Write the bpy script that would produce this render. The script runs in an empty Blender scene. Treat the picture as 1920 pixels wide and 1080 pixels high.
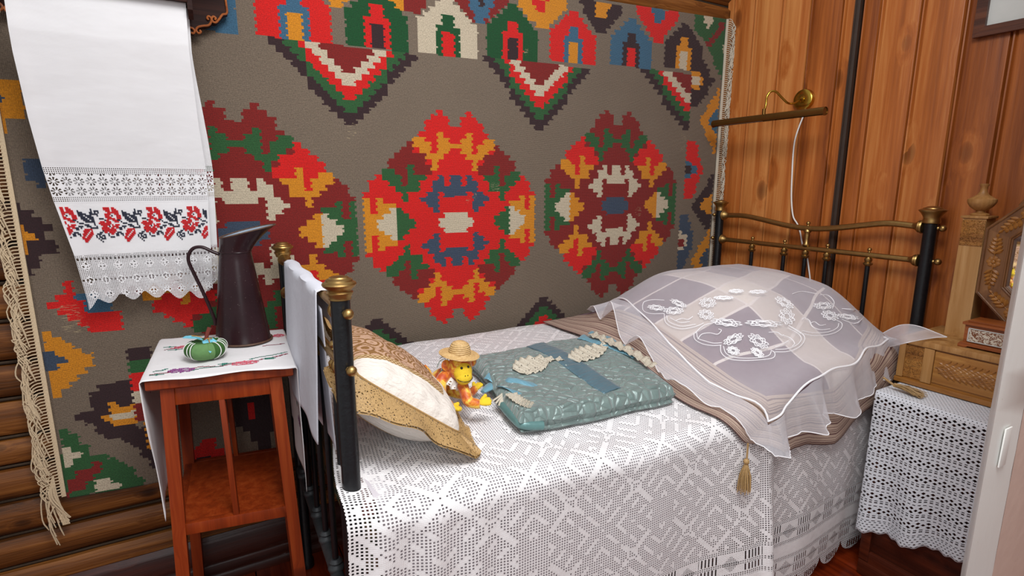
import bpy, bmesh, math, random
from mathutils import Vector as V, Matrix, noise
R = math.radians
sc = bpy.context.scene
C = sc.collection
# ---------------- camera (eye at 1.385 m, looking down 10.9 deg, turned 29.5 deg towards the bed head)
EYE = V((0, 0, 1.385)); F = 1009.0
PITCH = math.atan(195 / F); YAW = R(29.45)
cam = bpy.data.cameras.new('camera'); camo = bpy.data.objects.new('camera', cam); C.objects.link(camo)
cam.sensor_width = 36; cam.lens = 36 * F / 1920; cam.clip_start = .02
camo.location = EYE; camo.rotation_euler = (R(90) - PITCH, 0, -YAW)
sc.camera = camo
# ---------------- world, lamps, exposure
w = bpy.data.worlds.new('room_light'); sc.world = w; w.use_nodes = True
w.node_tree.nodes['Background'].inputs[0].default_value = (.96, .98, 1.0, 1)
w.node_tree.nodes['Background'].inputs[1].default_value = .52
def area(name, loc, target, size, power, col=(1, 1, 1)):
    l = bpy.data.lights.new(name, 'AREA'); l.shape = 'DISK'; l.size = size; l.energy = power; l.color = col
    o = bpy.data.objects.new(name, l); C.objects.link(o); o.location = loc
    o.rotation_euler = (V(target) - V(loc)).to_track_quat('-Z', 'Y').to_euler()
    return o
area('flash_bounce', (.35, .1, 2.75), (1.0, 1.35, .7), 1.0, 54, (.97, .985, 1))
area('camera_side_fill', (-.5, -1.0, 1.9), (1.2, 1.5, .8), 1.3, 12, (.95, .98, 1))  # fill lamp added on the camera side
sc.view_settings.view_transform = 'Standard'; sc.view_settings.look = 'None'
sc.view_settings.exposure = 0.0; sc.view_settings.gamma = 1.0; sc.view_settings.use_curve_mapping = False
# ---------------- picture point -> world point on a real plane / surface
FW = V((math.sin(YAW) * math.cos(PITCH), math.cos(YAW) * math.cos(PITCH), -math.sin(PITCH)))
RT = V((math.cos(YAW), -math.sin(YAW), 0)); UP = RT.cross(FW)
def ray(x, y): return FW + RT * ((x - 960) / F) - UP * ((y - 540) / F)
def atY(x, y, Y): r = ray(x, y); return EYE + r * (Y / r.y)
def atX(x, y, X): r = ray(x, y); return EYE + r * (X / r.x)
def atZ(x, y, Z): r = ray(x, y); return EYE + r * ((Z - 1.385) / r.z)
# ---------------- helpers
def srgb(r, g, b, k=1.0):
    f = lambda c: ((c / 255) / 12.92 if c / 255 <= .04045 else ((c / 255 + .055) / 1.055) ** 2.4) * k
    return (f(r), f(g), f(b), 1)
PLOC = {}
def link(o, parent=None):
    C.objects.link(o)
    if parent is not None:
        o.parent = parent; o.matrix_parent_inverse = Matrix.Translation(-PLOC.get(parent.name, V((0, 0, 0))))
    return o
def thing(name, label, cat, loc=(0, 0, 0), group=None):
    o = bpy.data.objects.new(name, None); o.empty_display_size = .05; C.objects.link(o); o.location = loc
    PLOC[o.name] = V(loc); o['label'] = label; o['category'] = cat
    if group: o['group'] = group
    return o
def tag(o, label=None, cat=None, group=None, kind=None):
    if label: o['label'] = label
    if cat: o['category'] = cat
    if group: o['group'] = group
    if kind: o['kind'] = kind
    return o
class MB:
    """collects shapes, builds ONE mesh object"""
    def __init__(s): s.v = []; s.f = []; s.uv = {}
    def add(s, vs, fs):
        n = len(s.v); s.v += [V(p) for p in vs]; s.f += [tuple(i + n for i in f) for f in fs]
    def box(s, c, size, rot=None, bev=0.0):
        bm = bmesh.new(); bmesh.ops.create_cube(bm, size=1)
        bmesh.ops.scale(bm, vec=size, verts=bm.verts)
        if bev: bmesh.ops.bevel(bm, geom=bm.edges[:], offset=bev, segments=2, profile=.6, affect='EDGES')
        M = Matrix.Translation(c) @ (rot.to_4x4() if rot else Matrix())
        bm.verts.index_update()
        s.add([M @ v.co for v in bm.verts], [[v.index for v in f.verts] for f in bm.faces]); bm.free(); return s
    def beam(s, a, b, w, h, bev=0.002, upv=(0, 0, 1)):
        a = V(a); b = V(b); z = (b - a).normalized(); x = V(upv).cross(z)
        if x.length < 1e-4: x = V((1, 0, 0))
        x.normalize(); y = z.cross(x)
        rot = Matrix((x, y, z)).transposed()
        return s.box((a + b) / 2, (w, h, (b - a).length), rot, bev)
    def tube(s, pts, r, n=10, cap=True, closed=False, flat=1.0):
        pts = [V(p) for p in pts]; m = len(pts); rs = r if isinstance(r, (list, tuple)) else [r] * m
        rings = []; prev = None
        for i, p in enumerate(pts):
            if closed: t = pts[(i + 1) % m] - pts[i - 1]
            else: t = pts[min(i + 1, m - 1)] - pts[max(i - 1, 0)]
            if t.length < 1e-9: t = V((0, 0, 1))
            t.normalize()
            if prev is None:
                a = V((0, 0, 1)) if abs(t.z) < .9 else V((1, 0, 0)); x = t.cross(a).normalized()
            else:
                x = prev - t * prev.dot(t)
                x = x.normalized() if x.length > 1e-6 else t.orthogonal().normalized()
            prev = x; y = t.cross(x)
            rings.append([p + (x * math.cos(k * 2 * math.pi / n) + y * math.sin(k * 2 * math.pi / n) * flat) * rs[i] for k in range(n)])
        vs = [q for rg in rings for q in rg]; fs = []
        for i in range(m if closed else m - 1):
            for k in range(n):
                a0 = i * n + k; a1 = i * n + (k + 1) % n; b = ((i + 1) % m) * n
                fs.append((a0, a1, b + (k + 1) % n, b + k))
        if cap and not closed:
            fs.append(tuple(range(n))[::-1]); fs.append(tuple((m - 1) * n + k for k in range(n)))
        s.add(vs, fs); return s
    def lathe(s, prof, base=(0, 0, 0), axis=(0, 0, 1), n=24, fn=None):
        q = V((0, 0, 1)).rotation_difference(V(axis)).to_matrix(); base = V(base)
        vs = []; fs = []
        for (r, h) in prof:
            for k in range(n):
                a = k * 2 * math.pi / n; rr = r * (fn(a, h) if fn else 1)
                vs.append(base + q @ V((rr * math.cos(a), rr * math.sin(a), h)))
        m = len(prof)
        for i in range(m - 1):
            for k in range(n):
                fs.append((i * n + k, i * n + (k + 1) % n, (i + 1) * n + (k + 1) % n, (i + 1) * n + k))
        fs.append(tuple(range(n))[::-1]); fs.append(tuple((m - 1) * n + k for k in range(n)))
        s.add(vs, fs); return s
    def ball(s, c, r, sc3=(1, 1, 1), n=16, rot=None):
        m = n // 2; prof = [(math.sin(math.pi * i / m) * 1.0 + (1e-4 if i in (0, m) else 0), -math.cos(math.pi * i / m)) for i in range(m + 1)]
        vs = []; fs = []; c = V(c)
        for (a, h) in prof:
            for k in range(n):
                t = k * 2 * math.pi / n; p = V((a * math.cos(t) * sc3[0], a * math.sin(t) * sc3[1], h * sc3[2])) * r
                if rot: p = rot @ p
                vs.append(c + p)
        for i in range(m):
            for k in range(n):
                fs.append((i * n + k, i * n + (k + 1) % n, (i + 1) * n + (k + 1) % n, (i + 1) * n + k))
        fs.append(tuple(range(n))[::-1]); fs.append(tuple(m * n + k for k in range(n)))
        s.add(vs, fs); return s
    def prism(s, poly, fn, d):
        """poly: 2D outline, fn(u,v,w)->world, extruded w from 0 to d"""
        n = len(poly)
        vs = [fn(u, v, 0) for u, v in poly] + [fn(u, v, d) for u, v in poly]
        fs = [tuple(range(n)), tuple(range(n, 2 * n))[::-1]] + [(i, i + n, (i + 1) % n + n, (i + 1) % n) for i in range(n)]
        s.add(vs, fs); return s
    def build(s, name, m, parent=None, smooth=True, uvs=None, recalc=True):
        lo = V([min(p[i] for p in s.v) for i in range(3)]); hi = V([max(p[i] for p in s.v) for i in range(3)])
        org = V(((lo.x + hi.x) / 2, (lo.y + hi.y) / 2, lo.z))
        me = bpy.data.meshes.new(name); me.from_pydata([p - org for p in s.v], [], s.f)
        if uvs is not None:
            l = me.uv_layers.new(name='uv')
            for p in me.polygons:
                for li in p.loop_indices: l.data[li].uv = uvs[me.loops[li].vertex_index]
        if recalc:
            bm = bmesh.new(); bm.from_mesh(me); bmesh.ops.recalc_face_normals(bm, faces=bm.faces); bm.to_mesh(me); bm.free()
        me.materials.append(m)
        o = bpy.data.objects.new(name, me); o.location = org; link(o, parent); PLOC[o.name] = org
        if smooth:
            me.polygons.foreach_set('use_smooth', [True] * len(me.polygons))
            try: me.set_sharp_from_angle(angle=R(42))
            except Exception: pass
        return o
def grid(name, nu, nv, fn, m, parent=None, uvf=None, thick=0.0, keep=None, sub=0):
    vs = []; uv = []; idx = {}
    for j in range(nv + 1):
        for i in range(nu + 1):
            u = i / nu; v = j / nv; vs.append(V(fn(u, v))); uv.append(uvf(u, v) if uvf else (u, v))
    fs = []
    for j in range(nv):
        for i in range(nu):
            if keep and not keep((i + .5) / nu, (j + .5) / nv): continue
            a = j * (nu + 1) + i; fs.append((a, a + 1, a + nu + 2, a + nu + 1))
    b = MB(); b.v = vs; b.f = fs
    o = b.build(name, m, parent, True, uv, recalc=False)
    if thick:
        md = o.modifiers.new('thickness', 'SOLIDIFY'); md.thickness = thick; md.offset = 0
    return o
def S(t): t = max(0, min(1, t)); return t * t * (3 - 2 * t)
def lerp(a, b, t): return a + (b - a) * t
def interp(tab, x):
    if x <= tab[0][0]: return tab[0][1]
    for (x0, y0), (x1, y1) in zip(tab, tab[1:]):
        if x <= x1: return y0 + (y1 - y0) * (x - x0) / (x1 - x0)
    return tab[-1][1]
def spline(pts, n=8):
    P = [V(p) for p in pts]; P = [P[0] * 2 - P[1]] + P + [P[-1] * 2 - P[-2]]; out = []
    for i in range(1, len(P) - 2):
        for k in range(n):
            t = k / n; a, b, c, d = P[i - 1:i + 3]
            out.append(.5 * ((2 * b) + (c - a) * t + (2 * a - 5 * b + 4 * c - d) * t * t + (3 * b - a - 3 * c + d) * t ** 3))
    out.append(P[-2]); return out
def inpoly(x, y, P):
    c = False; j = len(P) - 1
    for i in range(len(P)):
        xi, yi = P[i]; xj, yj = P[j]
        if (yi > y) != (yj > y) and x < (xj - xi) * (y - yi) / (yj - yi) + xi: c = not c
        j = i
    return c
def nz(x, y=0, z=0): return noise.noise(V((x, y, z)))
# ---------------- node expression helper
class N:
    def __init__(s, T, k): s.T = T; s.k = k
    def __add__(s, o): return s.T.m('ADD', s, o)
    def __radd__(s, o): return s.T.m('ADD', o, s)
    def __sub__(s, o): return s.T.m('SUBTRACT', s, o)
    def __rsub__(s, o): return s.T.m('SUBTRACT', o, s)
    def __mul__(s, o): return s.T.m('MULTIPLY', s, o)
    def __rmul__(s, o): return s.T.m('MULTIPLY', o, s)
    def __truediv__(s, o): return s.T.m('DIVIDE', s, o)
    def lt(s, o): return s.T.m('LESS_THAN', s, o)
    def gt(s, o): return s.T.m('GREATER_THAN', s, o)
    def mod(s, o): return s.T.m('FLOORED_MODULO', s, o)
    def fl(s): return s.T.m('FLOOR', s)
    def fr(s): return s.T.m('FRACT', s)
    def ab(s): return s.T.m('ABSOLUTE', s)
    def sin(s): return s.T.m('SINE', s)
    def mn(s, o): return s.T.m('MINIMUM', s, o)
    def mx(s, o): return s.T.m('MAXIMUM', s, o)
    def pw(s, o): return s.T.m('POWER', s, o)
    def rng(s, a, b): return s.gt(a) * s.lt(b)
class T:
    def __init__(s, name):
        s.mat = bpy.data.materials.new(name); s.mat.use_nodes = True; s.nt = s.mat.node_tree
        s.b = s.nt.nodes['Principled BSDF']; s.o = s.nt.nodes['Material Output']
    def n(s, t, **kw):
        x = s.nt.nodes.new(t)
        for k, v in kw.items(): setattr(x, k, v)
        return x
    def put(s, v, inp):
        if isinstance(v, N): s.nt.links.new(v.k, inp)
        else: inp.default_value = v
    def m(s, op, a, b=None):
        x = s.n('ShaderNodeMath', operation=op); s.put(a, x.inputs[0])
        if b is not None: s.put(b, x.inputs[1])
        return N(s, x.outputs[0])
    def uv(s):
        x = s.n('ShaderNodeUVMap'); q = s.n('ShaderNodeSeparateXYZ'); s.nt.links.new(x.outputs[0], q.inputs[0])
        s.uvk = x.outputs[0]; return N(s, q.outputs[0]), N(s, q.outputs[1])
    def obj(s):
        x = s.n('ShaderNodeTexCoord'); q = s.n('ShaderNodeSeparateXYZ'); s.nt.links.new(x.outputs['Object'], q.inputs[0])
        return [N(s, q.outputs[i]) for i in range(3)]
    def vec(s, x, y, z=0.0):
        c = s.n('ShaderNodeCombineXYZ')
        for i, v in enumerate((x, y, z)): s.put(v, c.inputs[i])
        return N(s, c.outputs[0])
    def noise(s, vec, scale=5., detail=3., rough=.55, dist=0.):
        x = s.n('ShaderNodeTexNoise'); s.nt.links.new(vec.k, x.inputs['Vector'])
        for k, v in (('Scale', scale), ('Detail', detail), ('Roughness', rough), ('Distortion', dist)): x.inputs[k].default_value = v
        return N(s, x.outputs['Fac'])
    def vor(s, vec, scale=5., feat='F1', out='Distance', rnd=1.):
        x = s.n('ShaderNodeTexVoronoi', feature=feat); s.nt.links.new(vec.k, x.inputs['Vector']); x.inputs['Scale'].default_value = scale
        x.inputs['Randomness'].default_value = rnd
        return N(s, x.outputs[out])
    def rnd(s):
        return N(s, s.n('ShaderNodeObjectInfo').outputs['Random'])
    def attr(s, name):
        x = s.n('ShaderNodeAttribute', attribute_name=name); return N(s, x.outputs['Color'])
    def ramp(s, f, stops):
        x = s.n('ShaderNodeValToRGB'); s.put(f, x.inputs[0]); e = x.color_ramp.elements
        e[0].position, e[0].color = stops[0][0], stops[0][1]; e[1].position, e[1].color = stops[-1][0], stops[-1][1]
        for p, c in stops[1:-1]: q = e.new(p); q.color = c
        return N(s, x.outputs[0])
    def mix(s, f, a, b, mode='MIX'):
        x = s.n('ShaderNodeMix', data_type='RGBA', blend_type=mode); s.put(f, x.inputs[0]); s.put(a, x.inputs[6]); s.put(b, x.inputs[7])
        return N(s, x.outputs[2])
    def done(s, col, rough=.6, metal=0., bump=None, dist=.002, strength=1., alpha=None, **kw):
        s.put(col, s.b.inputs['Base Color']); s.put(rough, s.b.inputs['Roughness']); s.put(metal, s.b.inputs['Metallic'])
        if alpha is not None: s.put(alpha, s.b.inputs['Alpha'])
        for k, v in kw.items(): s.put(v, s.b.inputs[k.replace('_', ' ')])
        if bump is not None:
            x = s.n('ShaderNodeBump'); s.put(bump, x.inputs['Height']); x.inputs['Distance'].default_value = dist; x.inputs['Strength'].default_value = strength
            s.nt.links.new(x.outputs[0], s.b.inputs['Normal'])
        return s.mat
# ---------------- materials
def wood(name, dark, mid, light, axis, rough=.45, scale=1., knots=.5, rand=.35, bumpd=.0012):
    t = T(name); x, y, z = t.obj(); r = t.rnd(); o = r * 37.
    a, b, c = {'x': (x, y, z), 'y': (y, x, z), 'z': (z, x, y)}[axis]
    vk = t.vec(a * (7. * scale) + o, c * (13. * scale) + o, o * 3.)
    kd = t.vor(vk, 1.); kc = t.vor(vk, 1., out='Color'); km = t.m('SUBTRACT', 1., (kd * 5.).mn(1.)).pw(.45) * kc.gt(.62 - .10 * knots) * (1. if knots > 0 else 0.)
    warp = t.m('SUBTRACT', 1., (kd * 2.8).mn(1.))
    g = t.noise(t.vec(a * (1.6 * scale) + o, b * (38. * scale) + warp * 1.0, c * (38. * scale) + o), 1., 5., .6, .3)
    g2 = t.noise(t.vec(a * (6. * scale), b * (190. * scale) + warp * 1.5, c * (190. * scale) + o), 1., 3., .6)
    f = g * .75 + g2 * .25 + (r - .5) * rand
    col = t.ramp(f, [(.28, dark), (.5, mid), (.72, light)])
    col = t.mix(km.mn(1.) * .85, col, (dark[0] * .28, dark[1] * .2, dark[2] * .2, 1))
    return t.done(col, rough, 0., g2 * .6 + g, bumpd)
M = {}
M['log'] = wood('amber_log_wood', srgb(46, 24, 8), srgb(106, 60, 22), srgb(154, 98, 46), 'x', .5, 1., .3, .22, .003)
M['plank'] = wood('varnished_pine_planks', srgb(118, 58, 20), srgb(168, 94, 40), srgb(200, 134, 74), 'z', .36, .5, 1.1, .22)
M['floorw'] = wood('red_brown_floor_paint', srgb(84, 24, 8), srgb(124, 42, 14), srgb(150, 56, 20), 'y', .25, 1., 0., .2, .0006)
M['skirt'] = wood('dark_red_gloss_paint', srgb(40, 14, 9), srgb(60, 22, 13), srgb(84, 34, 20), 'x', .18, 1., 0., .1, .0006)
M['stool'] = wood('orange_brown_stool_paint', srgb(98, 34, 9), srgb(136, 50, 15), srgb(160, 70, 27), 'z', .38, 1., .1, .1, .0008)
M['shelfw'] = wood('dark_mahogany', srgb(20, 8, 6), srgb(40, 18, 13), srgb(64, 32, 22), 'x', .35, 1., 0., .1)
M['scroll'] = wood('orange_carved_edge', srgb(105, 50, 20), srgb(150, 80, 34), srgb(186, 108, 52), 'x', .45, 1., 0., .1)
M['chestw'] = wood('dark_red_chest_wood', srgb(40, 14, 8), srgb(76, 30, 15), srgb(104, 46, 24), 'y', .35, 1., .1, .1)
M['frame'] = wood('walnut_picture_frame', srgb(50, 24, 14), srgb(82, 42, 24), srgb(112, 64, 38), 'y', .4, 1., 0., .1)
M['oak'] = wood('golden_carved_oak', srgb(116, 70, 26), srgb(158, 104, 44), srgb(186, 134, 68), 'y', .42, .8, 0., .1)
M['oakz'] = wood('pale_oak_column', srgb(132, 88, 42), srgb(172, 124, 68), srgb(196, 152, 98), 'z', .5, .8, 0., .1)
M['walnut'] = wood('carved_brown_mirror_wood', srgb(84, 52, 28), srgb(122, 80, 44), srgb(150, 106, 64), 'z', .45, .8, 0., .1)
M['casket'] = wood('orange_casket_wood', srgb(112, 54, 20), srgb(156, 84, 36), srgb(184, 110, 54), 'y', .38, 1., 0., .1)
def plain(name, col, rough=.6, metal=0., nscale=0, amt=.25, bumpd=.0006, **kw):
    t = T(name); x, y, z = t.obj()
    if nscale:
        n = t.noise(t.vec(x, y, z), nscale, 4.)
        c = t.mix(n, tuple(k * (1 - amt) for k in col[:3]) + (1,), tuple(min(1, k * (1 + amt)) for k in col[:3]) + (1,))
        return t.done(c, rough, metal, n, bumpd, **kw)
    return t.done(col, rough, metal, **kw)
M['iron'] = plain('black_enamel_iron', srgb(16, 17, 20), .35, 0., 90, .5, .0008)
M['greyiron'] = plain('grey_iron', srgb(60, 62, 64), .5, .3, 60, .4)
M['brass'] = plain('aged_brass', srgb(168, 136, 84), .40, 1., 60, .25, .0004)
M['brasslamp'] = plain('lacquered_brass', srgb(186, 150, 62), .24, 1., 30, .15, .0002)
M['brassdark'] = plain('dull_brown_brass', srgb(124, 92, 46), .36, .9, 30, .2, .0002)
M['linen'] = plain('white_linen', srgb(226, 222, 222), .85, 0., 14, .04, .003)
M['linencool'] = plain('cool_white_linen', srgb(206, 206, 214), .85, 0., 18, .05, .003)
M['sheet'] = plain('white_under_sheet', srgb(204, 197, 202), .85)
M['cord'] = plain('white_cord', srgb(225, 222, 218), .4)
M['cotton'] = plain('cream_cotton_fringe', srgb(200, 178, 146), .9, 0., 260, .3, .001)
M['cottongrey'] = plain('pale_cotton_fringe', srgb(196, 186, 168), .9, 0., 260, .3, .001)
M['whitethread'] = plain('white_embroidery_thread', srgb(238, 236, 238), .7)
M['redthread'] = plain('red_cross_stitch', srgb(196, 16, 26), .8, 0., 300, .3, .0006)
M['navythread'] = plain('navy_cross_stitch', srgb(34, 38, 56), .8, 0., 300, .4, .0006)
M['pinkthread'] = plain('pink_cross_stitch', srgb(214, 92, 112), .8, 0., 300, .3)
M['purplethread'] = plain('purple_cross_stitch', srgb(136, 66, 130), .8, 0., 300, .3)
M['greenthread'] = plain('green_cross_stitch', srgb(38, 122, 104), .8, 0., 300, .3)
M['wine'] = plain('wine_red_thread', srgb(140, 34, 60), .8)
M['darkmetal'] = plain('dark_trim_metal', srgb(50, 36, 27), .6, 0., 20, .4)
M['steel_shine'] = plain('steel_shine_line', srgb(120, 134, 142), .4, .5)  # pale colour for the shine line on the dark trim
M['paper'] = plain('grey_white_paper', srgb(200, 201, 196), .7, 0., 40, .04)
M['blueband'] = plain('light_blue_cloth', srgb(112, 158, 178), .8, 0., 120, .3)
M['felty'] = plain('yellow_felt', srgb(226, 190, 42), .95, 0., 220, .12, .001)
M['black'] = plain('glossy_black', srgb(12, 10, 10), .15)
M['mirror'] = plain('mirror_glass', (.9, .92, .92, 1), .02, 1.)
M['plaster'] = plain('pinkish_plaster', srgb(206, 178, 164), .85, 0., 14, .07, .002)
M['stemred'] = plain('dark_red_yarn', srgb(112, 46, 34), .9, 0., 240, .4, .001)
M['bluefelt'] = plain('light_blue_felt', srgb(112, 186, 206), .9, 0., 60, .1)
M['goldthread'] = plain('gold_thread', srgb(178, 122, 30), .6)
M['greenvelvet'] = plain('green_cushion_cloth', srgb(46, 88, 30), .85, 0., 120, .2)
M['greenpale'] = plain('pale_green_cushion_cloth', srgb(92, 130, 76), .85, 0., 120, .2)
M['tassel'] = plain('gold_brown_tassel_silk', srgb(166, 132, 84), .6, 0., 200, .3)
M['ribbon'] = plain('grey_green_ribbon', srgb(92, 128, 106), .5)
M['pinkcloth'] = plain('pink_pillow_cloth', srgb(222, 138, 130), .85, 0., 30, .1)
M['redpipe'] = plain('red_piping', srgb(190, 26, 32), .7)
M['creamlace'] = None
def m_whitepaint():
    t = T('flaking_white_paint'); x, y, z = t.obj()
    n = t.noise(t.vec(x * 4, y * 4, z * 1.2), 9., 5., .65); e = n.gt(.70)
    c = t.mix(e, srgb(232, 232, 228), srgb(170, 140, 112)); c = t.mix(t.noise(t.vec(x, y, z), 5.) * .35, c, srgb(214, 208, 198))
    return t.done(c, .45, 0., n * -1. * e + n * .3, .002)
M['whitepaint'] = m_whitepaint()
def m_jug():
    t = T('brown_enamel'); x, y, z = t.obj(); n = t.noise(t.vec(x, y, z), 9., 4.)
    c = t.mix(n, srgb(28, 14, 16), srgb(52, 30, 34)); sp = t.noise(t.vec(x, y, z), 220., 2.).gt(.72)
    return t.done(t.mix(sp * .5, c, srgb(110, 96, 92)), n * .2 + .16, 0., n, .0004, Specular_IOR_Level=.25)
M['jug'] = m_jug()
M['jugin'] = plain('grey_blue_enamel_lining', srgb(138, 150, 164), .25, 0., 40, .3)
M['jugrim'] = plain('rusty_enamel_rim', srgb(84, 58, 42), .6, 0., 120, .6)
def m_wool():
    t = T('kilim_wool'); c = t.attr('Col'); x, y, z = t.obj()
    n = t.noise(t.vec(x * 1., z * .6, 0.), 300., 3., .75); n2 = t.noise(t.vec(x, z, 1.), 5., 3.)
    rib = (z * 2150.).sin(); rx = (x * 1500.).sin()
    k = n * 1.5 + .20 + n2 * .16 - .08
    cc = t.mix(1., c, t.vec(k, k, k), 'MULTIPLY')
    worn = t.noise(t.vec(x * 40., z * 400., 3.), 1., 2., .6); wm = t.noise(t.vec(x * 2.2, z * 2.2, 7.), 1.6, 3., .6)
    mask = worn.gt(.60) * wm.gt(.685)
    cc = t.mix(mask * .7, cc, srgb(180, 160, 124))
    return t.done(cc, .95, 0., rib * .35 + rx * .25 + n * 1.3, .0016, Sheen_Weight=.06)
M['wool'] = m_wool()
def m_crochet():
    """bedspread: u along the bed, v measured upwards from the hem, both in metres"""
    t = T('white_filet_crochet'); u, v = t.uv(); c = .0072
    iu = (u / c); iv = (v / c); fi = iu.fl(); fj = iv.fl(); fu = iu.fr(); fv = iv.fr()
    hole = fu.rng(.24, .78) * fv.rng(.27, .75)
    X = (fi.mod(56.) - 28.).ab(); Y = ((fj + 12.).mod(56.) - 28.).ab(); a = X + Y
    p1 = a.mod(7.).lt(1.6) * ((X - Y).mod(14.)).lt(10.) * (X - Y).ab().gt(3.)
    p2 = (X - Y).ab().lt(1.5) * a.mod(28.).gt(12.)
    X2 = (fi.mod(28.) - 14.).ab(); Y2 = ((fj + 12.).mod(28.) - 14.).ab()
    leaf2 = ((X2 - Y2).ab() + (X2 + Y2) * .3).rng(1.5, 3.2)
    solid = p1.mx(p2).mx(leaf2) * .9
    body = hole * (1. - solid).gt(.5)
    # drawn-thread border
    def band(a0, b0): return v.rng(a0, b0)
    dots = (band(.076, .088).mx(band(.119, .127)).mx(band(.152, .17)).mx(band(.214, .23)).mx(band(.256, .266)).mx(band(.298, .312)))
    dotp = (u / .0075).fr().rng(.25, .75) * (v / .0062).fr().rng(.25, .75) * dots
    g = (u / .15).fr()
    win = (g - .5).ab().lt(.27)
    slotb = band(.09, .117).mx(band(.129, .15)).mx(band(.232, .254)).mx(band(.268, .296))
    slot = (u / .0122).fr().rng(.32, .68) * slotb * (1. - win)
    def dia(c0): return (((g - .5).ab() * .15 / .03) + ((v - c0).ab() / .028)).lt(1.)
    dm = dia(.119).mx(dia(.261)) * (u / .0055).fr().rng(.25, .8) * (v / .0055).fr().rng(.25, .8)
    inb = v.rng(.076, .312)
    scal = v.lt(.076) * (u / .009 + (v / .009).fl() * .5).fr().rng(.25, .75) * (v / .009).fr().rng(.3, .75)
    fan = v.rng(.028, .056) * (((u / .15).fr() - .5).ab().lt(.28)) * (u / .0135).fr().rng(.2, .75)
    h = (v.gt(.312) * body).mx(dotp * (1. - win)).mx(dotp * win * inb).mx(slot).mx(dm).mx(scal).mx(fan)
    th = (iu * 6.2832 * 2.).sin() * .5 + (iv * 6.2832 * 3.).sin() * .5
    plainb = v.rng(.171, .213)
    wob = t.noise(t.vec(u, v, 0.), 40., 2.)
    hgt = (1. - body) * .5 + th * .14 * (1. - plainb) + (solid * v.gt(.312)) * .5 + wob * .5
    col = t.mix(wob, srgb(226, 221, 221), srgb(242, 239, 239))
    return t.done(col, .9, 0., hgt, .0022, alpha=1. - h)
M['crochet'] = m_crochet()
def m_chestcloth():
    t = T('white_openwork_crochet'); u, v = t.uv(); P = .056
    q = (v / P).fr()
    dash = (u / .014).fr().rng(.2, .78) * (q.rng(.02, .10).mx(q.rng(.16, .22)).mx(q.rng(.80, .86)))
    s = (u / .024).fr() - .5; y = (q - .5) / .42
    cl1 = (s.ab() * 2.1 + (y.ab() - .3).ab() * 2.6).lt(.58)
    s2 = ((u / .024) + .5).fr() - .5
    cl2 = (s2.ab() * 2.3 + y.ab() * 2.6).lt(.55)
    bandm = q.rng(.28, .74)
    h = (dash.mx((cl1.mx(cl2)) * bandm)) * v.rng(.045, .49)
    hem = v.lt(.045) * (u / .012 + (v / .009).fl() * .5).fr().rng(.25, .7) * (v / .009).fr().rng(.3, .7)
    top = v.gt(.49) * (u / .011 + (v / .008).fl() * .5).fr().rng(.3, .6) * (v / .008).fr().rng(.35, .65)
    h = h.mx(hem).mx(top)
    th = (v / .0035 * 6.2832).sin() * .4 + (u / .004 * 6.28).sin() * .3
    return t.done(srgb(222, 224, 230), .9, 0., (1. - h) + th * .4, .0015, alpha=1. - h)
M['chestcloth'] = m_chestcloth()
def m_towel():
    """u metres across (0-.37), v metres up from the hem"""
    t = T('white_towel_linen_and_lace'); u, v = t.uv()
    fine = (u / .0046).fr().rng(.22, .78) * (v / .0046).fr().rng(.22, .78)
    g = (u / .0265).fr() - .5; k = (((v - .300) / .0265).fr() - .5)
    star = (g * g + k * k)
    th_ = t.m('ARCTAN2', g, k); st = star.rng(.018, .20) * ((th_ * 8.).sin().gt(-.1))
    b2 = v.rng(.286, .376)
    lace2 = b2 * ((st * v.rng(.300, .360)).mx(fine * (v.lt(.300).mx(v.gt(.360)))))
    b1 = v.lt(.136)
    dd = (((u / .042).fr() - .5).ab() + ((v / .042).fr() - .5).ab())
    lace1 = b1 * ((fine * dd.gt(.34)).mx(dd.rng(.1, .26) * (u / .009).fr().rng(.2, .8) * (v / .009).fr().rng(.2, .8)))
    eye = (v.rng(.122, .129).mx(v.rng(.062, .068))) * (u / .0105).fr().rng(.25, .75)
    h = lace1.mx(lace2).mx(eye)
    weave = (u * 6.2832 / .0011).sin() * .2 + (v * 6.2832 / .0011).sin() * .2
    cr = t.noise(t.vec(u * 2., v * 5., 0.), 3., 3.)
    seam = v.rng(.282, .286).mx(v.rng(.376, .380)).mx(v.rng(.136, .139))
    return t.done(t.mix(cr, srgb(216, 213, 213), srgb(232, 230, 231)), .88, 0., weave * .15 + cr * 1.2 + seam * .6 - h * .5, .002, alpha=1. - h)
M['towel'] = m_towel()
def m_tulle(base=.13, nm='white_tulle_net'):
    t = T(nm); u, v = t.uv()
    n = t.noise(t.vec(u, v, 0.), 9., 3.)
    tr = t.n('ShaderNodeBsdfTransparent'); df = t.n('ShaderNodeBsdfDiffuse'); tl = t.n('ShaderNodeBsdfTranslucent')
    df.inputs[0].default_value = srgb(240, 238, 244); tl.inputs[0].default_value = srgb(240, 238, 244)
    lw = t.n('ShaderNodeLayerWeight'); lw.inputs[0].default_value = .35
    a = t.n('ShaderNodeMixShader'); a.inputs[0].default_value = .25
    t.nt.links.new(df.outputs[0], a.inputs[1]); t.nt.links.new(tl.outputs[0], a.inputs[2])
    b = t.n('ShaderNodeMixShader')
    f = (N(t, lw.outputs['Facing']) * .55 + base + n * .14).mn(.85)
    t.put(f, b.inputs[0]); t.nt.links.new(tr.outputs[0], b.inputs[1]); t.nt.links.new(a.outputs[0], b.inputs[2])
    t.nt.links.new(b.outputs[0], t.o.inputs[0]); return t.mat
M['tulle'] = m_tulle()
M['tulleruf'] = m_tulle(.24, 'white_tulle_ruffle')
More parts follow.
